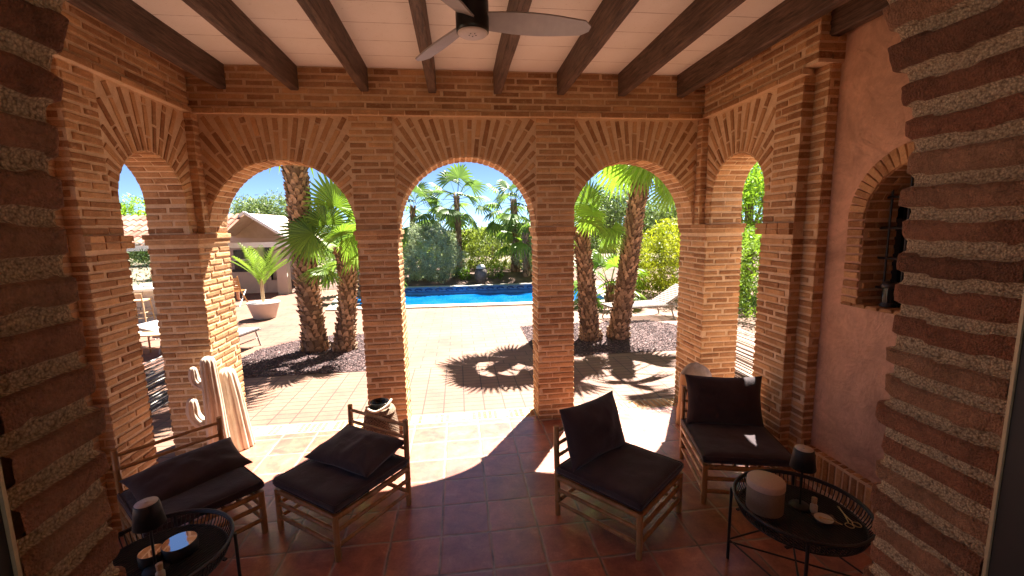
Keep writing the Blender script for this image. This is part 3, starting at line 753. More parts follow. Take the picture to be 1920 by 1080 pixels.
# ---- plastered side walls with the window niche -------------------
XP = 2.71
def niche_wall():
    root = thing('plaster_wall', 'rough ochre plaster wall with a barred arched window niche', 'wall', (XP + .2, 1.8, 0))
    yc, zs, r = 2.27, 2.06, .345; sill = 1.47; y0, y1 = .74, 2.93; z1 = ZC + .05
    b = MB(); n = 24
    P = lambda y, z, d=0: (XP + d, y, z)
    def q(a, c, d, e): b.quad(e, d, c, a, 0, .5)
    q(P(y0, -.02), P(yc - r, -.02), P(yc - r, z1), P(y0, z1)); q(P(yc + r, -.02), P(y1, -.02), P(y1, z1), P(yc + r, z1))
    q(P(yc - r, -.02), P(yc + r, -.02), P(yc + r, sill), P(yc - r, sill))
    for i in range(n):
        a0, a1 = pi * i / n, pi * (i + 1) / n
        A, B = (yc - r * cos(a0), zs + r * sin(a0)), (yc - r * cos(a1), zs + r * sin(a1))
        q(P(*A), P(*B), P(B[0], z1), P(A[0], z1))
    b.build('wall', M['plaster'], root)
    D = .27
    b = MB()    # brick reveal
    pts = [(yc - r, sill), (yc - r, zs)] + [(yc - r * cos(pi * i / n), zs + r * sin(pi * i / n)) for i in range(1, n)] + [(yc + r, zs), (yc + r, sill)]
    for A, B in zip(pts, pts[1:]): b.quad(P(*A), P(*B), P(B[0], B[1], D), P(A[0], A[1], D), 1, .5)
    b.quad(P(yc - r, sill), P(yc - r, sill, D), P(yc + r, sill, D), P(yc + r, sill), 1, .5)
    for sy, ny_ in ((yc + r, -1), (yc - r, 1)):
        courses(b, V((XP, sy, 0)), XA, YA * ny_, sill, zs, lambda z: [(0, D)], seed=sy, ext=.004)
    soffit_bricks(b, V((XP, 0, 0)), YA, XA, D, yc, zs, r)
    b.build('brick_reveal', BM, root)
    b = MB()    # surround: short bricks edging the niche, slightly proud of the plaster
    n2 = 26
    bw = .115
    for i in range(n2):
        th = pi * (i + .5) / n2; d = V((0, cos(th), sin(th)))
        b.brick(V((XP - .004, yc, zs)) + d * (r + bw / 2), d, V((0, -sin(th), cos(th))), -XA, bw, .042, .010, .005, .003)
    z = zs - CH / 2
    while z > sill:
        for s in (1, -1): b.brick(V((XP - .004, yc + s * (r + bw / 2), z)), YA, ZA, -XA, bw * U(.9, 1.05), .043, .010, .005, .003)
        z -= CH
    for k in range(9): b.brick(V((XP + .10, yc - r - .05 + (2 * r + .16) * (k + .5) / 9, sill + .0)), XA, YA, ZA, .245, .078, .018, .006, .004)
    b.build('window_surround', BM, root)
    b = MB(); b.quad(P(yc - r, sill, D), P(yc + r, sill, D), P(yc + r, zs + r, D), P(yc - r, zs + r, D), 0, .5)
    b.build('window_pane', M['darkglass'], root)
    b = MB(); fr = XP + D - .03
    for (a, c, h0, h1) in ((yc - r, yc - r + .045, sill, zs + .1), (yc + r - .045, yc + r, sill, zs + .1), (yc - .02, yc + .02, sill, zs + r)):
        b.box(fr, fr + .028, a, c, h0, h1)
    for i in range(n):
        a0, a1 = pi * i / n, pi * (i + 1) / n
        q4 = [V((fr, yc + rr * cos(a), zs + rr * sin(a))) for rr, a in ((r, a0), (r, a1), (r - .045, a1), (r - .045, a0))]
        b.quad(q4[3], q4[2], q4[1], q4[0])
    b.build('window_frame', M['frame'], root)
    b = MB(); gx = XP + .13
    for k in range(6):
        y = yc - r + 2 * r * (k + .5) / 6; dz = math.sqrt(max(0, r * r - (y - yc) ** 2)); b.tube([(gx, y, sill), (gx, y, zs + dz)], .0075, 6)
    for z in (1.60, 1.80, 2.00, 2.20): b.tube([(gx - .004, yc - r - .03, z), (gx - .004, yc + r + .0, z)], .009, 6)
    b.build('iron_grille', M['black'], root)
    b = MB()    # skirting of upright bricks
    b.box(XP - .045, XP + .02, .74, 2.93, -.02, .30, 1, .5); y = .80
    while y < 2.90:
        b.brick(V((XP - .045, y, .165)), ZA, YA, -XA, .235, .040, .008, .005, .003)
        b.brick(V((XP - .012, y, .30)), XA, YA, ZA, .055, .040, .006, .004, .003); y += .0575
    b.build('skirting', BM, root)
    return root
niche_wall()
o = MB(); o.box(-2.95, -2.64, .74, .95, -.02, ZC + .05, 0, .5); o.box(-2.95, -2.64, 2.72, 2.93, -.02, ZC + .05, 0, .5); o.box(-2.95, -2.64, .95, 2.72, 2.95, ZC + .05, 0, .5)  # wide gap in this unseen wall added to let garden light into the porch
tag(o.build('plaster_wall', M['plaster']), 'ochre plaster wall on the left, hidden behind the rough doorway bricks, with an added opening for light', 'wall')
# lantern on the window sill
t = thing('candle_lantern', 'small black lantern standing on the window sill', 'lantern', (2.79, 2.47, 1.488))
b = MB(); b.lathe([(.0, 0), (.045, 0), (.048, .012), (.040, .02), (.040, .03)], 16, (2.79, 2.47, 1.488)); b.build('lantern_base', M['black'], t); b = MB(); b.lathe([(.040, .125), (.050, .135), (.036, .165), (.0, .17)], 16, (2.79, 2.47, 1.488)); b.build('lantern_top', M['black'], t)
b = MB(); b.lathe([(.037, .03), (.039, .08), (.037, .125)], 16, (2.79, 2.47, 1.488)); b.build('glass', M['darkglass'], t)

# ---- ceiling and beams --------------------------------------------
ce = thing('porch_ceiling', 'cream boarded porch ceiling carried by dark timber beams', 'ceiling', (.1, 2.5, ZC))
b = MB(); b.box(-2.85, 3.1, .38, W + .03, ZC, ZC + .05, 0, .5); b.build('boards', M['ceiling'], ce)
for k in range(9):
    x = -2.022 + .611 * k
    if k == 8: x = 2.62
    b = MB(); n = 26
    vs = []; fs = []
    for i in range(n + 1):
        y = .74 + (W - .006 - .74) * i / n if k < 8 else .74 + (2.92 - .74) * i / n
        dx = .004 * noise.noise(V((k * 3.1, y * 1.3, 0))); hw = .038 + .0025 * noise.noise(V((k, y * 3, 5)))
        zb = 3.306 + .005 * noise.noise(V((k, y * 2, 9)))
        for (a, z) in ((-hw, ZC + .01), (-hw, zb + .008), (-hw + .008, zb), (hw - .008, zb), (hw, zb + .008), (hw, ZC + .01)): vs.append((x + dx + a, y, z))
    for i in range(n):
        for j in range(5): fs.append((i * 6 + j, (i + 1) * 6 + j, (i + 1) * 6 + j + 1, i * 6 + j + 1))
    b.add(vs, fs, 0); b.build('beam', M['beam'], ce)

# ================================================================== DOORWAY (rough brick jambs in front of the camera)
def jamb(label, xj, sgn, yn, yf, ysp, out_w, ch=.0625):
    """sgn=+1: jamb at the right (faces -x)"""
    root = thing('doorway_jamb', label, 'door jamb', (xj + sgn * .3, (yn + yf) / 2, 0), 'doorway jambs')
    sp = .0062
    z0, z1 = -.01, 2.78
    nz = int((z1 - z0) / sp)
    # path: jamb face from yn to yf, rounded corner, then outer face outwards
    path = []; R0 = .018
    L1 = int((yf - R0 - yn) / .007)
    for i in range(L1): path.append((0.0, yn + (yf - R0 - yn) * i / L1, -1.0, 0.0))
    for i in range(6): a = (pi / 2) * i / 5; path.append((R0 - R0 * cos(a), yf - R0 + R0 * sin(a), -cos(a), sin(a)))
    L2 = int(out_w / .012)
    for i in range(1, L2 + 1): path.append((R0 + (out_w - R0) * i / L2, yf, 0.0, 1.0))
    vs = []; mask = []; rn = []
    for j in range(nz + 1):
        z = z0 + (z1 - z0) * j / nz
        for i, (px_, py_, nx_, ny_) in enumerate(path):
            s = i * .0075
            zz = z + .009 * noise.noise(V((s * 5, z * 2.2, 3 + sgn))) + .004 * noise.noise(V((s * 22, z * 14, 1)))
            k = math.floor(zz / ch); t = zz / ch - k
            hb = .30 + .03 * sin(k * 1.7 + sgn)          # half height of the brick within its course
            d = abs(t - .5); kk_ = k * 1.37 + 10 * sgn; q = max(0.0, min(1.0, (hb - d + .03 * noise.noise(V((s * 18, kk_ * 3.3, sgn)))) / .05 + .5)); q = q * q * (3 - 2 * q)
            kk = k * 1.37 + 10 * sgn
            pr = .0045 + .006 * (noise.noise(V((kk, s * 4, 0)))) + .012 * noise.noise(V((kk, 7.7, 2)))
            pr += .0035 * noise.noise(V((s * 22, zz * 30, kk))) + .0012 * noise.noise(V((s * 90, zz * 90, 4)))
            mo = -.003 + .003 * noise.noise(V((s * 30, z * 30, 8))) + .002 * noise.noise(V((s * 120, z * 120, 8)))
            off = mo * (1 - q) + (pr + .004) * q
            # rounded arris: bricks end irregularly at the corner
            if i >= L1: off *= 1.0
            hh_ = max(0.0, min(.66, z - 2.10)); xin = (.70 - math.sqrt(.49 - hh_ * hh_)) * 1.05; vs.append((xj - sgn * xin + sgn * (px_ + nx_ * off), py_ + ny_ * off, z)); mask.append(q)
            rn.append((math.sin(k * 12.9898 + sgn * 3) * 43758.5453) % 1)
    n = len(path); fs = []
    for j in range(nz):
        for i in range(n - 1):
            f = (j * n + i, j * n + i + 1, (j + 1) * n + i + 1, (j + 1) * n + i)
            fs.append(f if sgn < 0 else f[::-1])
    me = bpy.data.meshes.new('rough_brickwork'); off0 = V(root.location)
    me.from_pydata([tuple(V(v) - off0) for v in vs], [], fs); me.materials.append(M['jamb'])
    a1 = me.attributes.new('brickmask', 'FLOAT', 'POINT'); a1.data.foreach_set('value', mask)
    a2 = me.attributes.new('rnd', 'FLOAT', 'POINT'); a2.data.foreach_set('value', rn)
    me.polygons.foreach_set('use_smooth', [True] * len(fs)); me.update()
    o = bpy.data.objects.new('rough_brickwork', me); COL.objects.link(o); o.parent = root
    b = MB(); X0, X1 = sorted((xj + sgn * .03, xj + sgn * 2.6)); b.box(X0, X1, ysp, yf - .03, -.02, 3.62, 0, .5); b.build('wall_core', M['plaster'], root)
    return root
jamb('rough brick doorway jamb with thick mortar joints, to the right of the camera beside the plaster wall', .862, 1, .55, .752, .40, .34)
jamb('rough brick doorway jamb with thick mortar joints, to the left of the camera', -.545, -1, .545, .687, .36, .34, .067)
df = thing('door_frame', 'dark metal door frame with a thin gold edge against the right jamb bricks', 'door frame', (.86, .5, 0), 'door frame posts')
b = MB(); b.box(.840, .98, .38, .5345, 0, 2.7); b.build('post', M['frame'], df)
b = MB(); b.box(.836, .87, .535, .5395, 0, 2.7); b.build('gold_edge', M['goldtrim'], df)
df = thing('door_frame', 'dark door frame with a thin gold edge in the lower left corner', 'door frame', (-.6, .5, 0), 'door frame posts')
b = MB(); b.box(-.68, -.524, .36, .5175, 0, 2.7); b.build('post', M['frame'], df)
b = MB(); b.box(-.55, -.520, .518, .5225, 0, 2.7); b.build('gold_edge', M['goldtrim'], df)
b = MB(); b.box(-2.64, 2.72, .42, .73, 2.80, 3.62, 0, .5); tag(b.build('doorway_lintel', M['plaster']), 'plaster wall over the arched doorway, above the camera', 'wall')
# unseen room behind the camera, its back wall opened to let light in
b = MB(); b.box(-3.3, -2.2, -4.3, -4.2, -.02, 3.7); b.box(2.4, 3.5, -4.3, -4.2, -.02, 3.7); b.box(-2.2, 2.4, -4.3, -4.2, 2.7, 3.7); b.box(-3.3, -3.2, -4.2, .40, -.02, 3.7); b.box(3.4, 3.5, -4.2, .40, -.02, 3.7)
b.box(-3.3, 3.5, -4.3, .38, 3.62, 3.72)
tag(b.build('indoor_room', simple('room_walls', (.74, .64, .54), .9, 0, .1, 3, .1, .003)), kind='structure')
b = MB(); b.box(XL - .37, XR + .37, .2, W + T + .01, ZC + .11, ZC + .20); b.box(-3.5, 3.7, -4.3, .2, 3.73, 3.85)
tag(b.build('flat_roof', M['pink_white']), 'flat roof slab above the porch', 'roof')
#PART2
# ================================================================== CEILING FAN
FZ = 2.985; FX, FY = .106, 2.25
fan = thing('ceiling_fan', 'black three-blade ceiling fan with a pale round cap under its motor', 'ceiling fan', (FX, FY, FZ))
b = MB(); b.lathe([(0, .0), (.070, .0), (.078, .006), (.080, .02), (.080, .20), (.076, .212), (.03, .215), (.018, .23), (.018, ZC - FZ - .04), (.06, ZC - FZ - .03), (.065, ZC - FZ)], 40, (FX, FY, FZ)); b.build('motor_housing', M['fanhub'], fan)
b = MB(); b.lathe([(0, -.004), (.066, -.004), (.073, .001), (.074, .004)], 40, (FX, FY, FZ)); o = b.build('cap', M['fandisc'], fan)
b = MB()
for k in range(5):
    a = 2 * pi * k / 5 + .3; b.lathe([(0, -.0055), (.0035, -.0055), (.0035, -.003)], 8, (FX + .017 * cos(a), FY + .017 * sin(a), FZ))
b.build('screw_holes', M['black'], o)
for ang in (4, 119, 240):
    b = MB(); a = rad(ang); d = V((cos(a), sin(a), 0)); t = V((-sin(a), cos(a), 0)); n = 14; vs = []; fs = []
    for i in range(n + 1):
        s = i / n; rr = .07 + .53 * s; wd = (.050 + .018 * sin(pi * min(1, s * 1.1))) * (1 if s < .93 else math.sqrt(max(0.02, 1 - ((s - .93) / .075) ** 2)))
        tw = -rad(24 - 9 * s); c = V((FX, FY, FZ + .062)) + d * rr
        e = t * cos(tw) * wd + ZA * sin(tw) * wd; nn = (d.cross(e)).normalized() * .004
        vs += [c - e - nn, c + e - nn, c + e + nn, c - e + nn]
    for i in range(n):
        for j in range(4): fs.append((i * 4 + j, (i + 1) * 4 + j, (i + 1) * 4 + (j + 1) % 4, i * 4 + (j + 1) % 4))
    fs += [(0, 1, 2, 3), (4 * n + 3, 4 * n + 2, 4 * n + 1, 4 * n)]
    b.add(vs, fs, 0); b.build('blade', M['fanblade'], fan)

# ================================================================== BAMBOO LOUNGE CHAIRS
def bamboo(b, a, c, r, nodes=True, n=10):
    a, c = V(a), V(c); L = (c - a).length; d = (c - a) / L; pts = []; rs = []; s = 0; nx_ = U(.04, .16)
    if not nodes: b.tube([a, c], r, n); return
    pts.append(a); rs.append(r)
    while nx_ < L - .03:
        for q, k in ((-.008, 1), (-.003, 1.13), (.0, 1.02), (.003, 1.13), (.008, 1)): pts.append(a + d * (nx_ + q)); rs.append(r * k)
        nx_ += U(.15, .24)
    pts.append(c); rs.append(r * .96)
    b.tube(pts, rs, n)
def slab_cushion(b, w_, d_, h_, z, nx=22, ny=22, seed=0, cx=0, cy=0):
    def pt(u, v, side):
        fu = 1 - abs(u) ** 7; fv = 1 - abs(v) ** 7; e = max(0, fu * fv) ** .5
        x = cx + u * w_ / 2 * (1 - .012 * (1 - v * v)); y = cy + v * d_ / 2 * (1 - .012 * (1 - u * u))
        wr = .006 * noise.noise(V((u * 3 + seed, v * 3, seed))) + .003 * noise.noise(V((u * 8 + seed, v * 8, seed)))
        sag = -.012 * (1 - u * u) * (1 - v * v)
        return V((x, y, z + h_ / 2 + side * h_ / 2 * (.35 + .65 * e if e > 0 else .35) + (wr + sag) * (side > 0) * e))
    grid(b, pt, nx, ny)
def grid(b, pt, nx, ny):
    vs = []; fs = []
    for side in (1, -1):
        o = len(vs)
        for j in range(ny + 1):
            for i in range(nx + 1): vs.append(pt(-1 + 2 * i / nx, -1 + 2 * j / ny, side))
        for j in range(ny):
            for i in range(nx):
                q = o + j * (nx + 1) + i; f = (q, q + 1, q + nx + 2, q + nx + 1); fs.append(f if side > 0 else f[::-1])
    N_ = (nx + 1) * (ny + 1)
    rim = [i for i in range(nx)] + [j * (nx + 1) + nx for j in range(ny)] + [ny * (nx + 1) + nx - i for i in range(nx)] + [(ny - j) * (nx + 1) for j in range(ny)]
    for k in range(len(rim)): a, c = rim[k], rim[(k + 1) % len(rim)]; fs.append((a, c + 0, c + N_, a + N_)[::-1])
    b.add(vs, fs, 0, .5, True)
def pillow_mesh(name, w_, h_, t_, seed, mat):
    """a limp scatter cushion, local: u=x, v=z, thickness along y"""
    b = MB()
    def pt(u, v, side):
        e = ((1 - abs(u) ** 2.6) * (1 - abs(v) ** 2.6)); e = max(0, e) ** .55
        x = u * w_ / 2 * (1 - .07 * (1 - v * v)); z = v * h_ / 2 * (1 - .09 * (1 - u * u))
        wr = .012 * noise.noise(V((u * 2.2 + seed, v * 2.2, seed))) + .009 * noise.noise(V((u * 4 + seed, v * 1.3, seed + 3))) + .004 * noise.noise(V((u * 9, v * 9, seed)))
        return V((x, side * (t_ / 2 * e + .003) + wr * e * 1.2 + .02 * noise.noise(V((u * 1.1, v * 1.1, seed + 9))), z))
    grid(b, pt, 30, 22)
    o = b.build(name, mat); o.location = (0, 0, 0); return o
CW, CD = .60, .63
def make_chair():
    t = thing('bamboo_chair', 'x', 'chair', (0, 0, 0), 'bamboo lounge chairs')
    x, y0, y1 = CW / 2, -CD / 2, CD / 2
    for sx in (-1, 1):
        b = MB(); bamboo(b, (sx * x, y0, 0), (sx * x, y0, .305), .0205); b.build('leg', M['bamboo'], t)
        b = MB(); bamboo(b, (sx * x, y1, 0), (sx * x, y1 + .012, .665), .020); b.build('back_post', M['bamboo'], t)
    for z, r in ((.285, .020), (.195, .015), (.095, .0145)):
        for sx in (-1, 1):
            b = MB(); bamboo(b, (sx * x, y0, z), (sx * x, y1, z), r); b.build('side_rail', M['bamboo'], t)
    for y, zs in ((y0, (.288, .20, .10)), (y1, (.288, .105))):
        for z in zs:
            b = MB(); bamboo(b, (-x, y, z), (x, y, z), .0155 if z < .25 else .0185); b.build('cross_rail' if y == y0 else 'rear_rail', M['bamboo'], t)
    for z in (.44, .53, .625):
        b = MB(); bamboo(b, (-x, y1 + .008, z), (x, y1 + .008, z), .0125); b.build('back_rail', M['bamboo'], t)
    for k in range(7):
        b = MB(); xx = -x + 2 * x * (k + .5) / 7; bamboo(b, (xx, y0, .292), (xx, y1, .292), .012, False, 6); b.build('seat_slat', M['bamboo'], t)
    b = MB(); slab_cushion(b, CW + .04, CD + .015, .092, .306, cy=-.008); so_ = b.build('seat_cushion', M['fabric'], t)
    b = MB(); hw, hd = (CW + .04) / 2 * .985, (CD + .015) / 2 * .985
    for z in (.330, .374): b.tube([(hw * q[0], hd * q[1] - .008, z) for q in ((-.97, -1), (.97, -1), (1, -.97), (1, .97), (.97, 1), (-.97, 1), (-1, .97), (-1, -.97), (-.97, -1))], .0042, 6, caps=False)
    b.build('piping', M['fabric'], so_)
    return t
ch = make_chair()
CHAIRS = [((-.868, 3.005), -37.0, 'bamboo lounge chair with its loose cushion lying flat, before the wicker lantern'),
          ((1.075, 2.745), 39.5, 'bamboo lounge chair with its cushion propped up at its left, right of the bare floor'),
          ((-1.83, 2.925), 45.4, 'bamboo lounge chair beside the wooden cactus, its three bare back rails showing'),
          ((2.105, 2.985), -14.5, 'bamboo lounge chair with an upright cushion and a sunlit patch, by the plaster wall')]
cobjs = []
for i, ((x, y), a, lb) in enumerate(CHAIRS):
    if i == 0: ch.location = (x, y, 0); ch.rotation_euler = (0, 0, rad(a)); ch['label'] = lb; cobjs.append(ch)
    else: cobjs.append(dup(ch, (x, y, 0), rad(a), lb))
def place_pillow(seed, chair, loc, tilt, roll, yaw, label, w_=.62, h_=.42, t_=.15):
    o = pillow_mesh('cushion', w_, h_, t_, seed, M['fabric']); tag(o, label, 'cushion', 'loose dark cushions')
    (cx, cyy), a, _ = CHAIRS[chair]
    Mx = Matrix.Translation((cx, cyy, 0)) @ Matrix.Rotation(rad(a), 4, 'Z') @ Matrix.Translation(loc) @ Matrix.Rotation(rad(yaw), 4, 'Z') @ Matrix.Rotation(rad(tilt), 4, 'X') @ Matrix.Rotation(rad(roll), 4, 'Y')
    o.matrix_world = Mx
    o.location, o.rotation_euler = Mx.to_translation(), Mx.to_euler()
place_pillow(1.3, 0, (0, .12, .462), -80, 0, 3, 'dark cushion lying flat on the back of the chair before the wicker lantern')
place_pillow(5.1, 1, (-.01, .20, .585), -20, 3, -4, 'dark cushion propped upright and leaning back on the middle chair', t_=.17)
place_pillow(8.4, 2, (.03, .10, .440), -70, -2, 3, 'dark cushion slumped along the back of the chair by the wooden cactus', .66, .33, .17)
place_pillow(12.2, 3, (0, .235, .580), -13, 0, 0, 'dark cushion standing against the back of the chair by the plaster wall', .62, .42, .15)

# ================================================================== WICKER TRAY TABLES
def make_table(R=.335, zt=.475, zb=.405):
    t = thing('tray_table', 'x', 'table', (0, 0, 0), 'black wire tray tables')
    b = MB(); n = 64
    for rr, z, r in ((R, zt, .0085), (R - .004, zt - .010, .005), (R - .028, zb - .004, .006)):
        b.tube([(rr * cos(2 * pi * i / n), rr * sin(2 * pi * i / n), z) for i in range(n + 1)], r, 6, caps=False)
    b.build('rim', M['black'], t)
    b = MB(); n = 92
    for i in range(n):
        a = 2 * pi * i / n; b.tube([((R - .028) * cos(a), (R - .028) * sin(a), zb - .004), ((R - .010) * cos(a), (R - .010) * sin(a), zb + .03), (R * cos(a), R * sin(a), zt)], .0030, 5, caps=False)
    b.build('basket_rods', M['black'], t)
    b = MB(); k = 34
    for i in range(k):
        y = -(R - .03) + 2 * (R - .03) * (i + .5) / k; x = math.sqrt(max(0, (R - .03) ** 2 - y * y))
        b.box(-x, x, y - .0036, y + .0036, zb - .008, zb)
    for xx in (-.16, 0, .16): b.box(xx - .008, xx + .008, -R * .85, R * .85, zb - .016, zb - .0085)
    b.build('slatted_tray', M['blackmatt'], t)
    lp = []
    for k in range(4):
        a = pi / 4 + k * pi / 2; c = V(((R + .012) * cos(a), (R + .012) * sin(a), 0)); lp.append(c)
        b = MB(); b.tube([c, c + ZA * (zt - .005)], .0085, 8); b.build('leg', M['black'], t)
    b = MB()
    for k in range(2): b.tube([lp[k] + ZA * .115, lp[k + 2] + ZA * .115], .0055, 6)
    for k in range(4): b.tube([lp[k] + ZA * .13, lp[(k + 1) % 4] + ZA * .13], .0055, 6)
    b.build('cross_rods', M['black'], t)
    return t
tb = make_table(); TR = (1.868, 2.035, 0); TL = (-1.565, 2.16, 0); ZB = .4055
tb.location = TR; tb.rotation_euler = (0, 0, rad(100)); tb['label'] = 'black round wire tray table by the plaster wall, holding the beige box'
dup(tb, TL, rad(62), 'black round wire tray table at the lower left, holding the mirror-topped tins')

def table_lamp(x, y, label):
    t = thing('table_lamp', label, 'lamp', (x, y, ZB), 'cordless black table lamps')
    b = MB(); b.lathe([(0, .016), (.012, .016), (.05, .012), (.055, .004), (.055, 0), (0, 0)], 32, (x, y, ZB)); b.build('base', M['blackmatt'], t)
    b = MB(); b.tube([(x, y, ZB + .012), (x, y, ZB + .30)], .0062, 10); b.build('stem', M['black'], t)
    b = MB(); b.lathe([(.062, .245), (.066, .243), (.0505, .352), (.047, .358), (.0, .358)], 36, (x, y, ZB)); b.lathe([(.045, .35), (.060, .246)], 36, (x, y, ZB)); o = b.build('lamp_shade', M['blackmatt'], t)
    b = MB(); b.lathe([(.0465, .3585), (.0465, .3605), (.0, .3605)], 32, (x, y, ZB)); b.lathe([(.007, .3605), (.007, .364), (0, .364)], 12, (x, y, ZB)); b.build('top_cap', M['fandisc'], o)
table_lamp(1.925, 2.10, 'small black cordless table lamp on the right tray table, behind the beige box')
table_lamp(-1.545, 2.135, 'small black cordless table lamp on the left tray table, beside the mirror-topped tins')
t = thing('lidded_box', 'round beige box with a paler lid on the right tray table', 'box', (1.712, 2.115, ZB))
b = MB(); b.lathe([(0, 0), (.093, 0), (.096, .004), (.096, .155)], 44, (1.712, 2.115, ZB)); b.build('body', M['linen'], t)
b = MB(); b.lathe([(.0975, .142), (.0985, .144), (.0985, .176), (.095, .181), (0, .182)], 44, (1.712, 2.115, ZB)); b.build('lid', M['linentop'], t)
t = thing('cork_bottle', 'tiny cork-stoppered bottle on the right tray table, beside the lamp foot', 'bottle', (1.965, 2.045, ZB), 'small cork-stoppered bottles')
def bottle(t, x, y):
    b = MB(); b.lathe([(0, 0), (.017, 0), (.019, .004), (.019, .04), (.012, .05), (.011, .058)], 20, (x, y, ZB)); b.build('glass', M['shell'], t)
    b = MB(); b.lathe([(.0135, .056), (.0145, .085), (.0, .086)], 16, (x, y, ZB)); b.build('cork', M['cork'], t)
bottle(t, 1.965, 2.045)
t = thing('cork_bottle', 'tiny cork-stoppered bottle at the front of the left tray table', 'bottle', (-1.475, 2.06, ZB), 'small cork-stoppered bottles'); bottle(t, -1.475, 2.06)
for (x, y, rr, hh, lb) in ((-1.495, 2.245, .078, .060, 'larger black tin with a mirrored lid reflecting sky, on the left tray table'), (-1.60, 2.195, .055, .055, 'smaller black tin with a mirrored lid, on the left tray table')):
    t = thing('mirrored_tin', lb, 'tin', (x, y, ZB), 'mirrored tins')
    b = MB(); b.lathe([(0, 0), (rr * .97, 0), (rr, .004), (rr, hh), (rr * .96, hh + .002)], 40, (x, y, ZB)); b.build('body', M['blackmatt'], t)
    b = MB(); b.disc((x, y, ZB + hh + .0022), rr * .955, 40); b.build('mirror_lid', M['mirror'], t)
x, y = 1.955, 1.965
b = MB(); b.lathe([(0, .004), (.030, .004), (.043, .010), (.046, .013), (.043, .008), (.02, 0), (0, 0)], 30, (x, y, ZB + .006)); tag(b.build('ashtray', M['shell'], None, (x, y, ZB)), 'little cream enamel dish on the right tray table', 'dish')
t = thing('teaspoon', 'small spoon resting in the cream dish', 'spoon', (x, y, ZB))
b = MB(); b.tube([(x - .005, y + .002, ZB + .018), (x + .03, y - .035, ZB + .024), (x + .052, y - .065, ZB + .020)], [.003, .0018, .0026], 6); b.build('handle', M['brass'], t)
b = MB(); b.lathe([(0, .0), (.009, .002), (.012, .006)], 12, (x - .012, y + .008, ZB + .012), sy=.7); b.build('bowl', M['brass'], t)
b = MB(); b.obox((x + .02, y + .012, ZB + .003), (.05, -.018, 0), (.015, .04, 0), (0, 0, .0022)); tag(b.build('slate_coaster', M['urn'], None, (x, y, ZB)), 'dark square coaster under the cream dish', 'coaster')
t = thing('scissors', 'gold wick scissors lying on the right tray table', 'scissors', (2.08, 1.95, ZB))
sx_, sy_ = 2.10, 1.985; z = ZB + .006
for s in (1, -1):
    b = MB(); b.tube([(sx_ + .035 - s * .004, sy_ + .075, z), (sx_ + .005, sy_ + .0, z + .001 * s), (sx_ - .018 + s * .012, sy_ - .06, z)], [.0015, .0035, .0025], 6)
    cx_, cy_2 = sx_ - .022 + s * .022, sy_ - .080
    b.tube([(cx_ + .019 * cos(q), cy_2 + .021 * sin(q), z) for q in [2 * pi * i / 16 for i in range(17)]], .0025, 6, caps=False); b.build('blade', M['brass'], t)

# ================================================================== WICKER LANTERN
lx, ly = -.775, 3.93
t = thing('wicker_lantern', 'tall wicker lantern with a dark glass neck and pale rope handle, beside the brick pier', 'lantern', (lx, ly, 0))
b = MB(); nr, nc = 34, 46
for j in range(nr):
    z = .012 + .40 * j / nr; rr = .108 + .045 * sin(pi * (z + .05) / .48) ** .8
    n = 60; b.tube([((lx + (rr + .0055 * (1 if ((i + j) % 2) else -1) + .002 * noise.noise(V((i, j, 0)))) * cos(2 * pi * i / n)), ly + (rr + .0055 * (1 if ((i + j) % 2) else -1)) * sin(2 * pi * i / n), z + .002 * noise.noise(V((i * .7, j, 3)))) for i in range(n + 1)], .0058, 5, caps=False)
b.build('woven_body', M['wicker'], t)
b = MB(); b.lathe([(.142, .395), (.128, .425), (.10, .437), (.09, .43), (.085, .40)], 40, (lx, ly, 0)); b.build('shoulder', M['wicker'], t)
b = MB(); b.lathe([(.10, .02), (.105, .38), (.082, .43), (.080, .478), (.086, .482), (.083, .486), (.072, .484), (.070, .40), (.09, .30)], 36, (lx, ly, 0)); b.build('glass_cylinder', M['darkglass'], t)
b = MB(); pts = []
for i in range(22):
    a = -2.75 + 2.5 * i / 21; s = i / 21; pts.append((lx + .118 * cos(a), ly + .118 * sin(a), .452 + .055 * (s - .42) * (1.8 if s > .42 else -.15) - .02 * sin(pi * s)))
b.tube(pts, .0115, 8); b.build('rope_handle', M['rope'], t)

# ================================================================== WOODEN CACTUS SCULPTURES
def ribbed(b, pts, rs, ribs=11, n=66, amp=.16, cap=True, seed=0):
    """ribbed limb with a rounded end"""
    P = [V(p) for p in pts]; R_l = list(rs)
    if cap:
        d = (P[-1] - P[-2]).normalized(); e = P[-1]; r = R_l[-1]
        for q in (20, 40, 58, 72, 82, 88): P.append(e + d * r * 1.0 * sin(rad(q))); R_l.append(r * cos(rad(q)))
    vs = []; fs = []; k = len(P); t0 = (P[1] - P[0]).normalized(); a = t0.orthogonal().normalized()
    for i, p in enumerate(P):
        t_ = (P[min(i + 1, k - 1)] - P[max(i - 1, 0)]).normalized(); a = (a - t_ * a.dot(t_)).normalized(); c = t_.cross(a)
        for j in range(n):
            q = 2 * pi * j / n; m_ = 1 - amp * (1 - abs(cos(ribs * q / 2)) ** .7) * 1.0
            rr = R_l[i] * m_ * (1 + .03 * noise.noise(V((cos(q) * 1.5, sin(q) * 1.5, i * .5 + seed)))); vs.append(p + (a * cos(q) + c * sin(q)) * rr)
    for i in range(k - 1):
        for j in range(n): fs.append((i * n + j, i * n + (j + 1) % n, (i + 1) * n + (j + 1) % n, (i + 1) * n + j))
    b.add(vs, fs, 0, .5, True); b.add(vs[-n:], [tuple(range(n))], 0, .5)
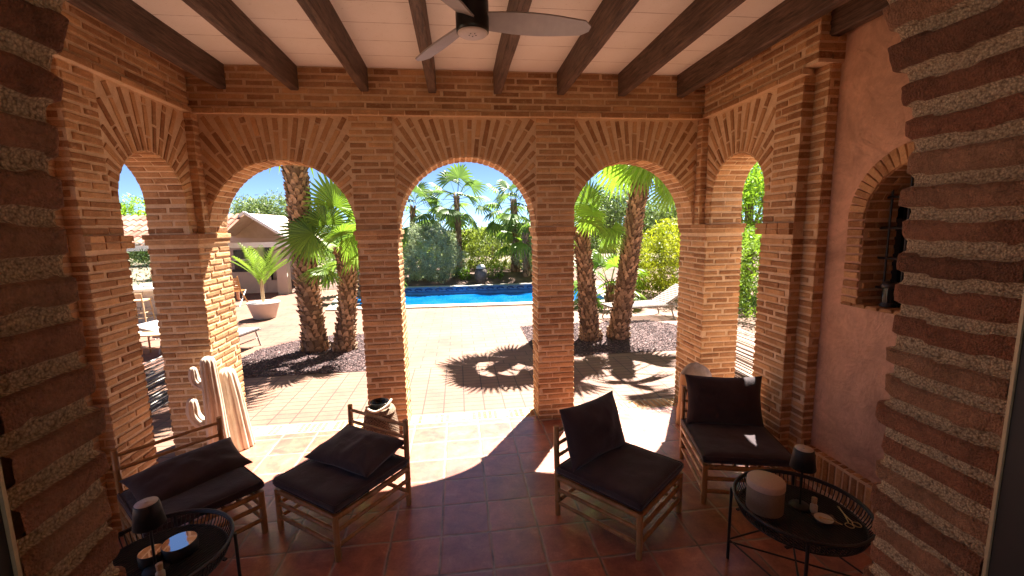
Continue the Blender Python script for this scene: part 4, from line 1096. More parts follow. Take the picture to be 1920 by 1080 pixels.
def arc_arm(p0, out, up, Lh, r):
    p0, out = V(p0), V(out).normalized(); pts = [p0]; R1 = Lh
    for i in range(1, 9):
        q = pi / 2 * i / 8; pts.append(p0 + out * (R1 * sin(q)) + ZA * (R1 * (1 - cos(q))))
    for i in range(1, 4): pts.append(pts[8] + ZA * up * i / 3)
    return pts
cx, cyy = -2.20, 3.95
side_ = V((.98, -.12, 0)).normalized()
t = thing('cactus_sculpture', 'tall whitewashed wooden cactus with two arms on its left, by the brick corner pier', 'sculpture', (cx, cyy, 0), 'wooden cactus sculptures')
b = MB(); ribbed(b, [(cx + .015, cyy, 0), (cx + .005, cyy, .3), (cx, cyy, .6), (cx - .01, cyy, .93)], [.100, .086, .076, .060]); b.build('trunk', M['cactuswood'], t)
b = MB(); ribbed(b, arc_arm((cx - .04, cyy, .71), -side_, .05, .105, .05), [.040] * 9 + [.038, .036, .032], 9, 54); b.build('arm', M['cactuswood'], t)
b = MB(); ribbed(b, arc_arm((cx - .04, cyy, .35), -side_, .07, .15, .05), [.052] * 9 + [.050, .048, .043], 9, 54); b.build('arm', M['cactuswood'], t)
cx, cyy = -2.20, 4.24
t = thing('cactus_sculpture', 'stout whitewashed wooden cactus with a stub arm in front, right of the taller one', 'sculpture', (cx, cyy, 0), 'wooden cactus sculptures')
b = MB(); ribbed(b, [(cx + .04, cyy, 0), (cx + .02, cyy, .25), (cx + .0, cyy, .5), (cx - .02, cyy, .71)], [.122, .110, .098, .082], 13, 78); b.build('trunk', M['cactuswood'], t)
b = MB(); ribbed(b, arc_arm((cx - .06, cyy - .05, .33), (-.12, -.6, 0), .09, .085, .05), [.070] * 9 + [.069, .066, .058], 10, 60); b.build('arm', M['cactuswood'], t)
b = MB(); ribbed(b, arc_arm((cx - .10, cyy, .56), (-1, .2, 0), .09, .05, .05), [.040] * 9 + [.040, .038, .034], 9, 54); b.build('arm', M['cactuswood'], t)

# ================================================================== DRIFTWOOD SCULPTURE
dx, dy = 2.33, 4.02
t = thing('driftwood_sculpture', 'driftwood sculpture with a round pale head on log legs, behind the right chair', 'sculpture', (dx, dy, 0))
b = MB(); vs = []; fs = []; n, k = 30, 18
for j in range(k + 1):
    ph = pi * j / k
    for i in range(n):
        q = 2 * pi * i / n; r = .170 * (1 + .05 * noise.noise(V((cos(q) * 1.3, sin(q) * 1.3, j * .2))))
        vs.append((dx + .06 + r * 1.05 * sin(ph) * cos(q), dy + .02 + r * .62 * sin(ph) * sin(q), .44 + r * 1.12 * cos(ph)))
for j in range(k):
    for i in range(n): fs.append((j * n + i, (j + 1) * n + i, (j + 1) * n + (i + 1) % n, j * n + (i + 1) % n))
b.add(vs, fs, 0, .5, True); b.build('head', M['greywood'], t)
def log(p, q, r0, r1, sd, nm='leg'):
    b = MB(); p, q = V(p), V(q); pts = [p.lerp(q, i / 7) + V((.008 * noise.noise(V((i * .7, sd, 0))), .008 * noise.noise(V((i * .7, sd, 5))), 0)) for i in range(8)]
    b.tube(pts, [r0 + (r1 - r0) * i / 7 + .006 * noise.noise(V((i * 1.1, sd, 2))) for i in range(8)], 12); b.build(nm, M['driftwood'], t)
log((dx - .125, dy - .02, 0), (dx - .085, dy - .02, .53), .034, .036, 1)
log((dx - .05, dy - .05, .16), (dx - .01, dy - .06, .46), .036, .03, 2, 'ear')
log((dx + .03, dy - .09, .13), (dx + .04, dy - .09, .47), .026, .02, 3, 'ear')
log((dx + .10, dy + .02, 0), (dx + .07, dy, .34), .034, .04, 4)
log((dx - .01, dy + .06, 0), (dx + .02, dy + .03, .34), .034, .04, 5)
b = MB(); b.tube([(dx - .10, dy - .03, .19), (dx + .0, dy - .04, .17), (dx + .10, dy - .02, .19)], [.035, .05, .035], 12); b.build('body', M['driftwood'], t)
# ================================================================== PALMS
def palm_trunk(root, path, r0, r1, mat=None, boots=26, rings=9, nm='trunk'):
    P = [V(p) for p in path]; 
    def at(t):
        t = max(0, min(.9999, t)) * (len(P) - 1); i = int(t); q = t - i
        p0, p1, p2, p3 = P[max(i - 1, 0)], P[i], P[i + 1], P[min(i + 2, len(P) - 1)]
        return .5 * ((2 * p1) + (-p0 + p2) * q + (2 * p0 - 5 * p1 + 4 * p2 - p3) * q * q + (-p0 + 3 * p1 - 3 * p2 + p3) * q ** 3)
    Lh = sum((b_ - a_).length for a_, b_ in zip(P, P[1:])); b = MB(); n = 26
    rr = lambda t: (r0 + (r1 - r0) * t) * (1 + .30 * max(0, 1 - t * Lh / .45) ** 2)
    b.tube([at(i / n) for i in range(n + 1)], [rr(i / n) * .86 for i in range(n + 1)], 16, r=.05, caps=False)
    lev = int(Lh * boots / 2.2); k = 0
    for j in range(lev):
        t = (j + .5) / lev; c = at(t); d = (at(t + .01) - at(t - .01)).normalized(); a = d.orthogonal().normalized(); a2 = d.cross(a)
        for i in range(rings):
            q = 2 * pi * (i + .5 * (j % 2)) / rings + j * .13 + U(-.12, .12); o = a * cos(q) + a2 * sin(q); s = d.cross(o)
            r_ = rr(t) * U(.84, .93); wd = 2 * pi * r_ / rings * U(.42, .62); hh = 2.2 / boots * U(1.3, 2.0); out = U(.018, .052) * (1 + r0)
            sk = s * U(-.35, .35) * wd
            p = [c + o * r_ * .9 - s * wd - d * hh * .4, c + o * r_ * .9 + s * wd - d * hh * .4, c + o * (r_ + .008) + s * wd * .9, c + o * (r_ + .008) - s * wd * .9]
            e = [c + o * (r_ + out) - s * wd * U(.3, .6) + d * hh * U(.5, .8) + sk, c + o * (r_ + out) + s * wd * U(.3, .6) + d * hh * U(.5, .8) + sk, c + o * (r_ - .02) + d * hh * .5]
            b.add(p + e, [(0, 1, 2, 3), (3, 2, 5, 4), (2, 6, 5), (3, 4, 6), (4, 5, 6)], 0)
    return b.build(nm, mat or M['trunk'], root)
def fan_leaf(b, base, az, el, pet, size, segs=24, droop=.5, spread=118, roll=0, hub=None, fdir=None, sdir=None):
    """one fan leaf: arching stalk, pleated blade, drooping tips"""
    d = V((cos(az) * cos(el), sin(az) * cos(el), sin(el))); up = ZA
    pts = [V(base) + d * pet * s - up * (.18 * droop * pet * s * s) for s in (0, .35, .7, 1)]
    r = rnd()
    side = d.cross(up).normalized()
    if hub: H_ = V(hub); pts = [V(base).lerp(H_, s) + up * .30 * (H_ - V(base)).length * s * (1 - s) for s in (0, .35, .7, 1)]
    b.tube(pts, [.014, .011, .009, .007], 4, r=.45, caps=False)
    f = (pts[-1] - pts[-2]).normalized()
    if hub: f = V(fdir).normalized(); side = (V(sdir) - f * f.dot(V(sdir))).normalized()
    nrm = side.cross(f).normalized()
    if hub and nrm.z < 0: nrm = -nrm
    if roll: side = (Matrix.Rotation(roll, 3, f) @ side); nrm = side.cross(f).normalized()
    hub = pts[-1]; sp = rad(spread)
    for k in range(segs):
        a0 = -sp + 2 * sp * k / segs; a1 = -sp + 2 * sp * (k + 1) / segs; am = (a0 + a1) / 2
        L = size * (.72 + .28 * cos(am * .8)) * U(.93, 1.05)
        def pt(a, s, fold=0): 
            q = f * cos(a) + side * sin(a); z = -nrm * .22 * size * (s ** 2) * (.3 + abs(sin(a)) * .7)
            g = -up * droop * size * .55 * max(0, s - .45) ** 1.6 * 1.6
            return hub + q * (L * s) + z + g + nrm * fold
        fo = .012 * size
        h0 = hub; m0, mm, m1 = pt(a0, .58), pt(am, .58, fo * 2), pt(a1, .58)
        i0, im, i1 = pt(a0, .2), pt(am, .2, fo), pt(a1, .2)
        da = (a1 - a0)
        t0, tm = pt(am - da * .22, .82), pt(am, .84, fo); t1 = pt(am + da * .22, .82); tip = pt(am + U(-.02, .02), 1.0)
        rr = min(1, max(0, r * .6 + rnd() * .4))
        b.add([h0, i0, im, i1, m0, mm, m1, t0, tm, t1, tip], [(0, 1, 2), (0, 2, 3), (1, 4, 5, 2), (2, 5, 6, 3), (4, 7, 8, 5), (5, 8, 9, 6), (7, 10, 8), (8, 10, 9)], 0, rr)
def crown(root, top, n, pet, size, mat, segs=24, elmin=-50, elmax=80, droop=.6, azs=None, skirt=0, dirs=None, ext=None):
    b = MB(); g = 2.39996
    for i in range(n):
        s = i / max(1, n - 1); az = i * g + U(-.2, .2); el = rad(elmax + (elmin - elmax) * s ** .8 + U(-6, 6))
        fan_leaf(b, V(top) + V((cos(az), sin(az), 0)) * .05 - ZA * .25 * s, az, el, pet * U(.8, 1.15), size * U(.85, 1.1), segs, droop * U(.7, 1.3), U(95, 125), U(-.5, .5))
    for (az, el, pp, ss, rl) in (dirs or []): fan_leaf(b, top, rad(az), rad(el), pp, ss, segs + 4, droop * .7, 128, rl)
    for (hb_, fd_, sd2, ss, dr) in (ext or []): fan_leaf(b, top, 0, 0, 0, ss, segs + 6, dr, 128, 0, hb_, fd_, sd2)
    return b.build('crown', mat, root)
def palm(label, path, r0, r1, crown_args, boots=38, rings=12, name='fan_palm', group=None, mat=None):
    t = thing(name, label, 'palm tree', path[0], group)
    palm_trunk(t, path, r0, r1, None, boots, rings)
    crown(t, path[-1], **crown_args); return t
G1 = 'shaggy trunked palms in the gravel beds'
palm('thick leaning palm with shaggy bark, left one of the left gravel bed', [(-2.54, 7.72, -.02), (-2.585, 7.7, 1.2), (-2.60, 7.7, 2.18), (-2.63, 7.7, 3.2), (-2.72, 7.75, 4.5), (-2.76, 7.78, 5.1)], .19, .18,
     dict(n=22, pet=.95, size=.95, mat=M['palmleaf'], elmin=-50, droop=.9), group=G1)
palm('short palm with low bright green fans, right of the thick leaning palm', [(-2.05, 7.63, -.02), (-1.93, 7.63, .8), (-1.90, 7.63, 1.45), (-1.94, 7.62, 1.75)], .17, .13,
     dict(n=8, pet=.45, size=.50, mat=M['palmleaf'], elmin=5, droop=.6, ext=[((-2.10, 7.35, 2.16), (-.15, .1, 1), (1, 0, 0), .52, .35), ((-2.30, 7.3, 2.02), (-1, -.15, -.12), (0, .5, 1), .62, .25), ((-1.95, 7.4, 2.45), (.1, .1, 1), (1, .15, 0), .66, .2), ((-1.70, 7.3, 1.95), (.7, -.3, -.75), (.8, 0, .7), .48, .6)]), group=G1)
palm('short palm with drooping fans and a shaggy trunk, left one of the right gravel bed', [(2.36, 7.5, -.02), (2.30, 7.5, .6), (2.24, 7.5, 1.3), (2.16, 7.5, 1.95)], .175, .13,
     dict(n=7, pet=.42, size=.46, mat=M['palmleaf'], elmin=5, droop=.8, ext=[((2.28, 7.2, 2.28), (-.45, -.1, -1), (1, 0, -.3), .42, .3), ((2.22, 7.3, 2.45), (-.2, .1, 1), (1, 0, 0), .5, .2), ((2.60, 7.15, 2.0), (.35, -.1, -1), (1, 0, .3), .36, .5)]), group=G1)
palm('tall palm with a scaly trunk leaning right, right one of the right gravel bed', [(2.87, 7.53, -.02), (2.98, 7.53, .7), (3.09, 7.54, 1.5), (3.19, 7.55, 2.3), (3.33, 7.56, 3.08), (3.48, 7.56, 4.1)], .18, .14,
     dict(n=8, pet=.8, size=.72, mat=M['palmleaf'], elmin=-34, droop=1.0, ext=[((3.84, 7.45, 2.78), (.12, -.05, -1), (1, 0, .1), .58, .25), ((3.22, 7.35, 3.12), (-1, -.1, -.25), (.1, .5, 1), .62, .35), ((3.0, 7.5, 3.2), (-.9, .2, -.45), (0, -.5, 1), .7, .4), ((3.66, 7.9, 3.35), (.9, .2, -.5), (0, .6, 1), .6, .4)]), group=G1)
palm('palm standing behind the right brick pier, its crown above the arches', [(1.72, 8.0, -.02), (1.73, 8.0, 1.2), (1.70, 7.95, 2.4), (1.62, 7.9, 3.6)], .17, .14,
     dict(n=12, pet=.40, size=.62, mat=M['palmleaf'], elmax=85, elmin=5, droop=.5), group=G1)
G2 = 'palms beyond the pool'
fc = dict(mat=M['palmleaf_far'], segs=16)
palm('slim dark palm with big fans standing beyond the pool, seen in the middle arch', [(.02, 18.1, .2), (.02, 18.1, 1.6), (.0, 18.1, 3.35)], .13, .10, dict(n=20, pet=.85, size=.72, elmin=-48, droop=.5, **fc), 16, 7, group=G2)
palm('palm with a thicker dark trunk beyond the pool, right of the slim dark palm', [(2.30, 17.6, .2), (2.32, 17.6, 1.6), (2.28, 17.6, 3.1)], .17, .12, dict(n=22, pet=.8, size=.72, elmin=-52, droop=.7, **fc), 16, 7, group=G2)
palm('palm with drooping fans beyond the pool, leftmost in the middle arch above the olive bush', [(-1.95, 18.6, .2), (-1.9, 18.6, 1.4), (-1.82, 18.6, 2.95)], .13, .10, dict(n=18, pet=.9, size=.8, elmin=-45, droop=.9, **fc), 16, 7, group=G2)
palm('low bright palm with narrow drooping fans, in front of the thicker trunked palm', [(2.62, 16.6, .15), (2.60, 16.6, .9), (2.58, 16.55, 1.75)], .13, .10, dict(n=11, pet=.75, size=.72, elmin=-15, droop=1.4, mat=M['palmleaf'], segs=16), 16, 7, group=G2)
palm('low young palm between the leaning trunks and the yellow hedge', [(3.95, 10.9, 0), (3.95, 10.9, .3), (3.93, 10.9, .55)], .12, .10, dict(n=15, pet=.62, size=.62, elmin=-10, droop=.7, mat=M['palmleaf'], segs=18), 16, 7, group=G2)
palm('low palm with spreading fans behind the left palm pair', [(-3.05, 13.9, 0), (-3.05, 13.9, .6), (-3.03, 13.9, 1.25)], .15, .12, dict(n=15, pet=.75, size=.75, elmin=-20, droop=.9, mat=M['palmleaf'], segs=16), 16, 7, group=G2)

# ================================================================== SHRUBS, HEDGES, TREES
def leaves(b, c, R, n, s, power=2.0, lump=.28, fill=.45, asp=.5, freq=1.6, seed=0, zmin=None, flat=0):
    c = V(c); R = V(R)
    for _ in range(n):
        while True:
            u = V((U(-1, 1), U(-1, 1), U(-1, 1)))
            m_ = (abs(u.x) ** power + abs(u.y) ** power + abs(u.z) ** power) ** (1 / power)
            if .02 < m_ <= 1: break
        lim = 1 + lump * 2 * (noise.noise(V((u.x / m_ * freq + seed, u.y / m_ * freq, u.z / m_ * freq))) ) + lump * .8 * noise.noise(V((u.x / m_ * freq * 3.1, u.y / m_ * freq * 3.1 + seed, u.z / m_ * freq * 3.1)))
        t = fill + (1 - fill) * rnd() ** .55
        p = V((u.x / m_ * R.x, u.y / m_ * R.y, u.z / m_ * R.z)) * t * lim
        if noise.noise((p + c) * (2.2 / max(.35, min(R) * .6)) + V((seed, 0, 0))) < -.22: continue
        p += c
        if zmin is not None and p.z < zmin: p.z = zmin + rnd() * .3
        a = V((U(-1, 1), U(-1, 1), U(-1, 1) + .25 - flat)).normalized(); e = a.cross(V((U(-1, 1), U(-1, 1), U(-1, 1)))).normalized()
        ss = s * U(.6, 1.3); cl = min(1, max(0, .5 + .55 * noise.noise(p * 1.7 + V((seed, 3, 0))) + U(-.32, .32)))
        b.add([p - a * ss, p + e * ss * asp * .5, p + a * ss, p - e * ss * asp * .5], [(0, 1, 2, 3)], 0, cl)
def stems(root, c, h, n, sp, r=.02, nm='stem', mat=None):
    b = MB()
    for i in range(n):
        a = 2 * pi * i / n + U(-.3, .3); q = sp * U(.4, 1)
        b.tube([c, (c[0] + q * .35 * cos(a), c[1] + q * .35 * sin(a), c[2] + h * .45), (c[0] + q * cos(a), c[1] + q * sin(a), c[2] + h * U(.7, 1))], [r, r * .7, r * .3], 5, caps=False)
    return b.build(nm, mat or M['bark'], root)
def bush(name, label, cat, c, R, n, s, mat, group=None, **k):
    t = thing(name, label, cat, (c[0], c[1], 0), group)
    stems(t, (c[0], c[1], 0), c[2] + R[2] * .3, 7, min(R[0], R[1]) * .7, .03)
    b = MB(); leaves(b, c, R, n, s, **k); b.build('foliage', mat, t); return t
bush('olive_bush', 'big silvery green bush at the far left edge of the pool in the middle arch', 'bush', (-1.05, 16.75, .95), (1.12, .85, 1.38), 24000, .075, M['olive'], 'bushes beyond the pool', asp=.28, lump=.22, zmin=.05, seed=2)
bush('olive_bush', 'rounded silvery bush beyond the pool behind the right brick pier', 'bush', (3.35, 17.0, .95), (1.0, .8, 1.1), 13000, .065, M['olive'], 'bushes beyond the pool', asp=.3, lump=.25, zmin=.05, seed=5)
bush('olive_bush', 'bushy grey green shrub beyond the pool behind the left brick pier', 'bush', (-3.7, 17.9, .9), (1.3, .8, 1.05), 10000, .07, M['olive'], 'bushes beyond the pool', asp=.3, lump=.25, zmin=.05, seed=7)
bush('laurel_hedge', 'loose yellow green hedge behind the urn beyond the pool', 'hedge', (1.6, 19.2, 1.05), (2.9, .7, 1.08), 16000, .095, M['laurel'], None, power=4, lump=.16, zmin=.05, seed=11)
for (x, y, s_, lb) in ((.25, 16.45, .30, 'small leafy plant left of the weathered urn'), (1.45, 16.5, .42, 'small leafy plant right of the weathered urn'), (-.05, 16.9, .30, 'low plant at the foot of the slim dark palm')):
    bush('leafy_plant', lb, 'plant', (x, y, s_ * .9), (s_ * .8, s_ * .7, s_), 700, .05, M['greenhedge'], 'small plants by the urn', zmin=.05)
bush('yellow_hedge', 'large yellow green hedge behind the bamboo recliner', 'hedge', (6.55, 11.55, 1.02), (2.0, 1.15, 1.15), 30000, .06, M['yellowhedge'], None, power=3, lump=.17, zmin=.15, seed=21)
bush('green_hedge', 'dense green hedge seen through the narrow right arch, above the reed fence', 'hedge', (6.75, 8.1, .98), (1.15, 2.2, 1.08), 18000, .055, M['greenhedge'], None, power=3.2, lump=.15, zmin=.02, seed=25)
bush('dark_hedge', 'dark clipped hedge under the tiled roof, behind the white bar', 'hedge', (-9.3, 12.9, .85), (2.6, .5, .80), 9000, .05, M['darkhedge'], None, power=6, lump=.05, zmin=.02, seed=31)
bush('back_hedge', 'mid green hedge behind the low stone wall, left of the pool', 'hedge', (-4.2, 19.5, .95), (3.2, .7, 1.0), 8000, .09, M['greenhedge'], None, power=4, lump=.15, zmin=.02, seed=35)

def tree(name, label, base, h, R, crown_z, n, s, mat, group=None, seed=0, lobes=7, r=.16, **k):
    t = thing(name, label, 'tree', base, group); B = V(base)
    b = MB(); b.tube([B, B + V((.08, 0, h * .3)), B + V((.0, .1, h * .6)), B + V((.1, 0, crown_z))], [r, r * .8, r * .6, r * .35], 10); b.build('trunk', M['bark'], t)
    b = MB(); cs = []
    rs = random.Random(seed)
    for i in range(lobes):
        a = 2 * pi * i / lobes + rs.uniform(-.4, .4); q = rs.uniform(.35, .72)
        c = B + V((R[0] * q * cos(a), R[1] * q * sin(a), crown_z + R[2] * rs.uniform(-.45, .55))); cs.append(c)
        b.tube([B + V((0, 0, h * .35)), B.lerp(c, .5) + V((0, 0, h * .12)), c], [r * .5, r * .3, r * .1], 6, caps=False)
    b.build('limbs', M['bark'], t)
    b = MB(); cs.append(B + ZA * (crown_z + R[2] * .35))
    for i, c in enumerate(cs): leaves(b, c, (R[0] * .52, R[1] * .52, R[2] * .50), n // len(cs), s, seed=seed + i * 3.3, lump=.3, **k)
    b.build('crown', mat, t); return t
G3 = 'trees beyond the garden'
tree('pine_tree', 'rounded dark pine behind the pavilion, left of the thick palm trunk', (-11.9, 30, 0), 4, (2.3, 2.0, 1.7), 2.9, 12000, .12, M['pine'], G3, 3, 9)
tree('pine_tree', 'broad pale pine seen between the leaning palm trunks in the right arch', (7.7, 21, 0), 4, (2.3, 2.0, 1.6), 2.6, 14000, .11, M['pine'], G3, 8, 9)
tree('pine_tree', 'darker pine to the right of the tall leaning palm, above the yellow hedge', (10.6, 20, 0), 4, (2.3, 2.0, 1.4), 2.2, 11000, .11, M['pine'], G3, 15, 9)
tree('leafy_tree', 'bright green leafy tree filling the top of the narrow right arch', (8.3, 11.6, 0), 5, (1.9, 1.9, 1.7), 3.2, 16000, .075, M['bright'], G3, 19, 8)
tree('leafy_tree', 'bright green treetop showing over the tiled roof in the narrow left arch', (-14.0, 19.5, 0), 4, (1.5, 1.4, 1.1), 2.55, 6000, .10, M['bright'], G3, 23, 7)
tree('pine_tree', 'distant grey green tree at the right of the roof in the narrow left arch', (-12.8, 23, 0), 4, (.9, 1.0, .8), 2.3, 2500, .12, M['olive'], G3, 27, 6)
b = MB()
for i in range(20):
    x = -36 + 4 * i + U(-1, 1)
    if -15 < x < -9: continue
    for q in range(3): leaves(b, (x + U(-1.5, 1.5), 33 + U(-2, 2), .8 + U(-.3, .5)), (2.2, 1.6, 1.1 + .4 * sin(x * 1.7)), 1700, .20, seed=40 + i + q * .3, lump=.3)
tag(b.build('distant_woods', M['pine']), 'low line of distant trees beyond the garden', 'woods', kind='stuff')

# ================================================================== URN, STONE WALL
t = thing('garden_urn', 'dark weathered stone urn standing at the edge beyond the pool', 'urn', (.79, 15.95, 0))
b = MB(); b.lathe([(0, 0), (.15, 0), (.17, .03), (.22, .2), (.235, .40), (.20, .54), (.14, .58)], 24, (.79, 15.95, 0)); b.build('body', M['urn'], t)
b = MB(); b.lathe([(.16, .58), (.175, .60), (.165, .65), (.10, .72), (.0, .73)], 24, (.79, 15.95, 0)); b.build('lid', M['stone'], t)
b = MB(); x = -5.6
while x < -2.9:
    for j, z in enumerate((.09, .25, .39)):
        L = U(.22, .38); b.obox((x + L / 2 + (j % 2) * .1, 17.35 + U(-.02, .02), z), (L * .48, 0, U(-.01, .01)), (0, .16, 0), (0, 0, .07 + U(-.008, .005)))
    x += .34
tag(b.build('stone_wall', M['stone'], None, (-4.2, 17.35, 0)), 'low dry stone wall behind the left palm pair', 'wall')
t = thing('white_planter', 'low white planter box behind the recliner, beside the yellow hedge', 'planter', (5.15, 12.9, 0))
b = MB(); b.box(4.75, 5.6, 12.7, 13.1, 0, .30); b.build('box', M['whitepaint'], t); b = MB(); b.box(4.72, 5.63, 12.67, 13.13, .301, .34); b.build('rim', M['greywood'], t)

# ================================================================== PLANTER BOWL WITH PALM
px, py = -4.70, 10.9
t = thing('planter_bowl', 'wide pale bowl planter on the paving, filled with white pebbles', 'planter', (px, py, 0))
b = MB(); b.lathe([(0, 0), (.22, 0), (.24, .02), (.345, .36), (.36, .39), (.335, .395), (.32, .37), (.0, .36)], 36, (px, py, 0)); b.build('bowl', M['pink_white'], t)
b = MB()
for _ in range(420):
    a = U(0, 2 * pi); r_ = .30 * math.sqrt(rnd()); b.obox((px + r_ * cos(a), py + r_ * sin(a), .385 + U(0, .012)), (U(.012, .02), .004, 0), (-.003, U(.01, .018), 0), (0, 0, .009))
b.build('pebbles', M['whitepaint'], t)
t = thing('areca_palm', 'feathery yellow green palm growing from the pale bowl planter', 'palm tree', (px, py, .38))
b = MB()
for i in range(5): a = i * 1.3; b.tube([(px + .03 * cos(a), py + .03 * sin(a), .37), (px + .03 * cos(a), py + .03 * sin(a), .95)], .012, 6)
b.build('stem', M['bamboo_pale'], t)
b = MB()
for i in range(17):
    az = i * 2.4; el = rad(U(60, 89)); L = U(.80, 1.10); base = V((px, py, .72 + U(0, .2)))
    d = V((cos(az) * cos(el), sin(az) * cos(el), sin(el))); sd_ = d.cross(ZA).normalized(); prev = base; r_ = rnd()
    for k in range(1, 15):
        s = k / 14; p = base + d * L * s + V((cos(az), sin(az), 0)) * .30 * L * s * s - ZA * .16 * L * s * s
        f = (p - prev).normalized()
        for sg in (-1, 1):
            q = (f * .85 + sd_ * sg * .6 - ZA * .10).normalized(); l = .20 * sin(pi * (.12 + .8 * s)) + .03; wv = f * .008
            b.add([p - wv, p + wv, p + q * l * .6 + wv * .6, p + q * l - ZA * .03], [(0, 1, 2), (0, 2, 3)], 0, min(1, r_ * .6 + rnd() * .4))
        prev = p
b.build('fronds', M['areca'], t)

# ================================================================== PAVILION AND TILED ROOF
pv = thing('garden_pavilion', 'pale garden pavilion with a gabled canopy and tiled roof, left of the pool', 'pavilion', (-7.2, 15.5, 0))
b = MB()     # tiled slope in front of the ridge
def tiles(b, x0, x1, y0, z0, y1, z1, wd=.20):
    d = V((0, y1 - y0, z1 - z0)); L = d.length; d.normalize(); n = V((0, -d.z, d.y)); rows = int(L / .36); m_ = int((x1 - x0) / wd)
    b.quad((x0, y0, z0 - .02), (x1, y0, z0 - .02), (x1, y1, z1 - .02), (x0, y1, z1 - .02), 0, .2)
    for i in range(m_):
        for j in range(rows):
            c = V((x0 + wd * (i + .5), y0, z0)) + d * (L * j / rows); l = L / rows * 1.08; r_ = rnd(); vs = []
            for e, lift in ((0, .028), (l, .004)):
                for q in range(6): a = pi * q / 5; vs.append(c + d * e + XA * (-cos(a) * wd * .36) + n * (sin(a) * wd * .33 + lift))
            b.add(vs, [(q, q + 1, q + 7, q + 6) for q in range(5)] + [(0, 5, 4, 3, 2, 1)], 0, r_)
tiles(b, -14.5, -6.85, 13.2, 1.78, 15.05, 2.60)
b.build('tiled_roof', M['rooftile'], pv)
b = MB(); b.box(-14.5, -7.9, 13.22, 13.32, 1.60, 1.76)
for i in range(34): b.lathe([(.0, -.02), (.075, -.02), (.09, .03)], 8, (-14.4 + .2 * i, 13.16, 1.80), 0)
b.build('eave', M['whitepaint'], pv)
A0, B0, C0 = V((-6.76, 15, 2.68)), V((-7.72, 15, 1.98)), V((-5.35, 15, 1.70))
def slab(b, p, th=.05, mi=0):
    n = (V(p[1]) - V(p[0])).cross(V(p[2]) - V(p[0])).normalized() * th; k = len(p)
    vs = [V(x) for x in p] + [V(x) + n for x in p]
    b.add(vs, [tuple(range(k))[::-1], tuple(range(k, 2 * k))] + [(i, (i + 1) % k, (i + 1) % k + k, i + k) for i in range(k)], mi, .5)
bk = V((0, 3.2, 0))
b = MB(); slab(b, [B0, B0 + bk, A0 + bk, A0]); slab(b, [A0, A0 + bk, C0 + bk, C0]); b.build('canopy', M['canvas'], pv)
b = MB()
for p, q in ((A0, B0), (A0, C0)):
    d = (q - p).normalized(); b.bar(p - V((0, .05, -.02)), q + d * .06 - V((0, .05, -.02)), .05, .075)
b.build('verge_board', M['white'], pv)
b = MB(); b.add([B0 + V((.0, 1.1, -.1)), C0 + V((0, 1.1, .1)), A0 + V((0, 1.1, -.05))], [(0, 1, 2)], 0, .5); b.build('gable_panel', M['canvas'], pv)
b = MB(); b.box(-7.72, -5.50, 14.98, 15.10, 1.57, 1.735); b.build('fascia_beam', M['whitepaint'], pv)
b = MB(); b.box(-5.98, -5.66, 15.02, 15.34, -.02, 1.568); b.build('pillar', M['pink_white'], pv)
b = MB(); b.box(-9.6, -5.6, 17.2, 17.35, -.02, 2.2); b.build('back_wall', M['pink_white'], pv)
b = MB(); b.box(-6.55, -5.99, 15.6, 15.75, -.02, .42); b.build('low_wall', M['pink_white'], pv)
wn_ = MB(); wn_.box(-8.28, -7.55, 17.16, 17.199, .62, 1.42); wo_ = wn_.build('window', M['darkglass'], pv)
b = MB(); b.box(-8.28, -7.55, 17.13, 17.159, 1.03, 1.08); b.box(-8.34, -7.49, 17.11, 17.159, .55, .615); b.build('frame', M['whitepaint'], wo_)
b = MB(); b.box(-7.20, -6.98, 17.15, 17.199, -.01, 1.5); b.build('doorway', M['darkglass'], pv)  # flat dark panel, stands for the shade inside the opening
b = MB(); b.box(-8.3, -6.56, 15.6, 16.0, -.02, .74); b.build('counter', M['pink_white'], pv)
b = MB(); b.box(-8.35, -6.5, 15.55, 16.05, .741, .80); b.build('counter_top', M['frame'], pv)
b = MB(); n = 40; vs = []; fs = []
for j in range(7):
    for i in range(n + 1):
        s = i / n; vs.append((-5.60 + .42 * s * (1 - .25 * sin(pi * j / 6)), 15.55 + .05 * sin(s * 34 + j * .3), .02 + 1.55 * j / 6))
for j in range(6):
    for i in range(n): q = j * (n + 1) + i; fs.append((q, q + 1, q + n + 2, q + n + 1))
b.add(vs, fs, 0, .5, True); tag(b.build('white_curtain', M['curtain'], None, (-5.4, 15.5, 0)), 'white curtain hanging at the right post of the pavilion', 'curtain')
t = thing('dome_lamp', 'pinkish dome lamp hanging in front of the pavilion window', 'lamp', (-7.75, 15.4, 1.15))
b = MB(); b.lathe([(.26, 0), (.25, .06), (.18, .17), (.04, .22), (0, .22)], 24, (-7.75, 15.4, .93)); b.build('lamp_shade', M['pink_white'], t)
b = MB(); b.tube([(-7.75, 15.4, 1.15), (-7.75, 15.4, 1.95)], .008, 6); b.build('cord', M['black'], t)
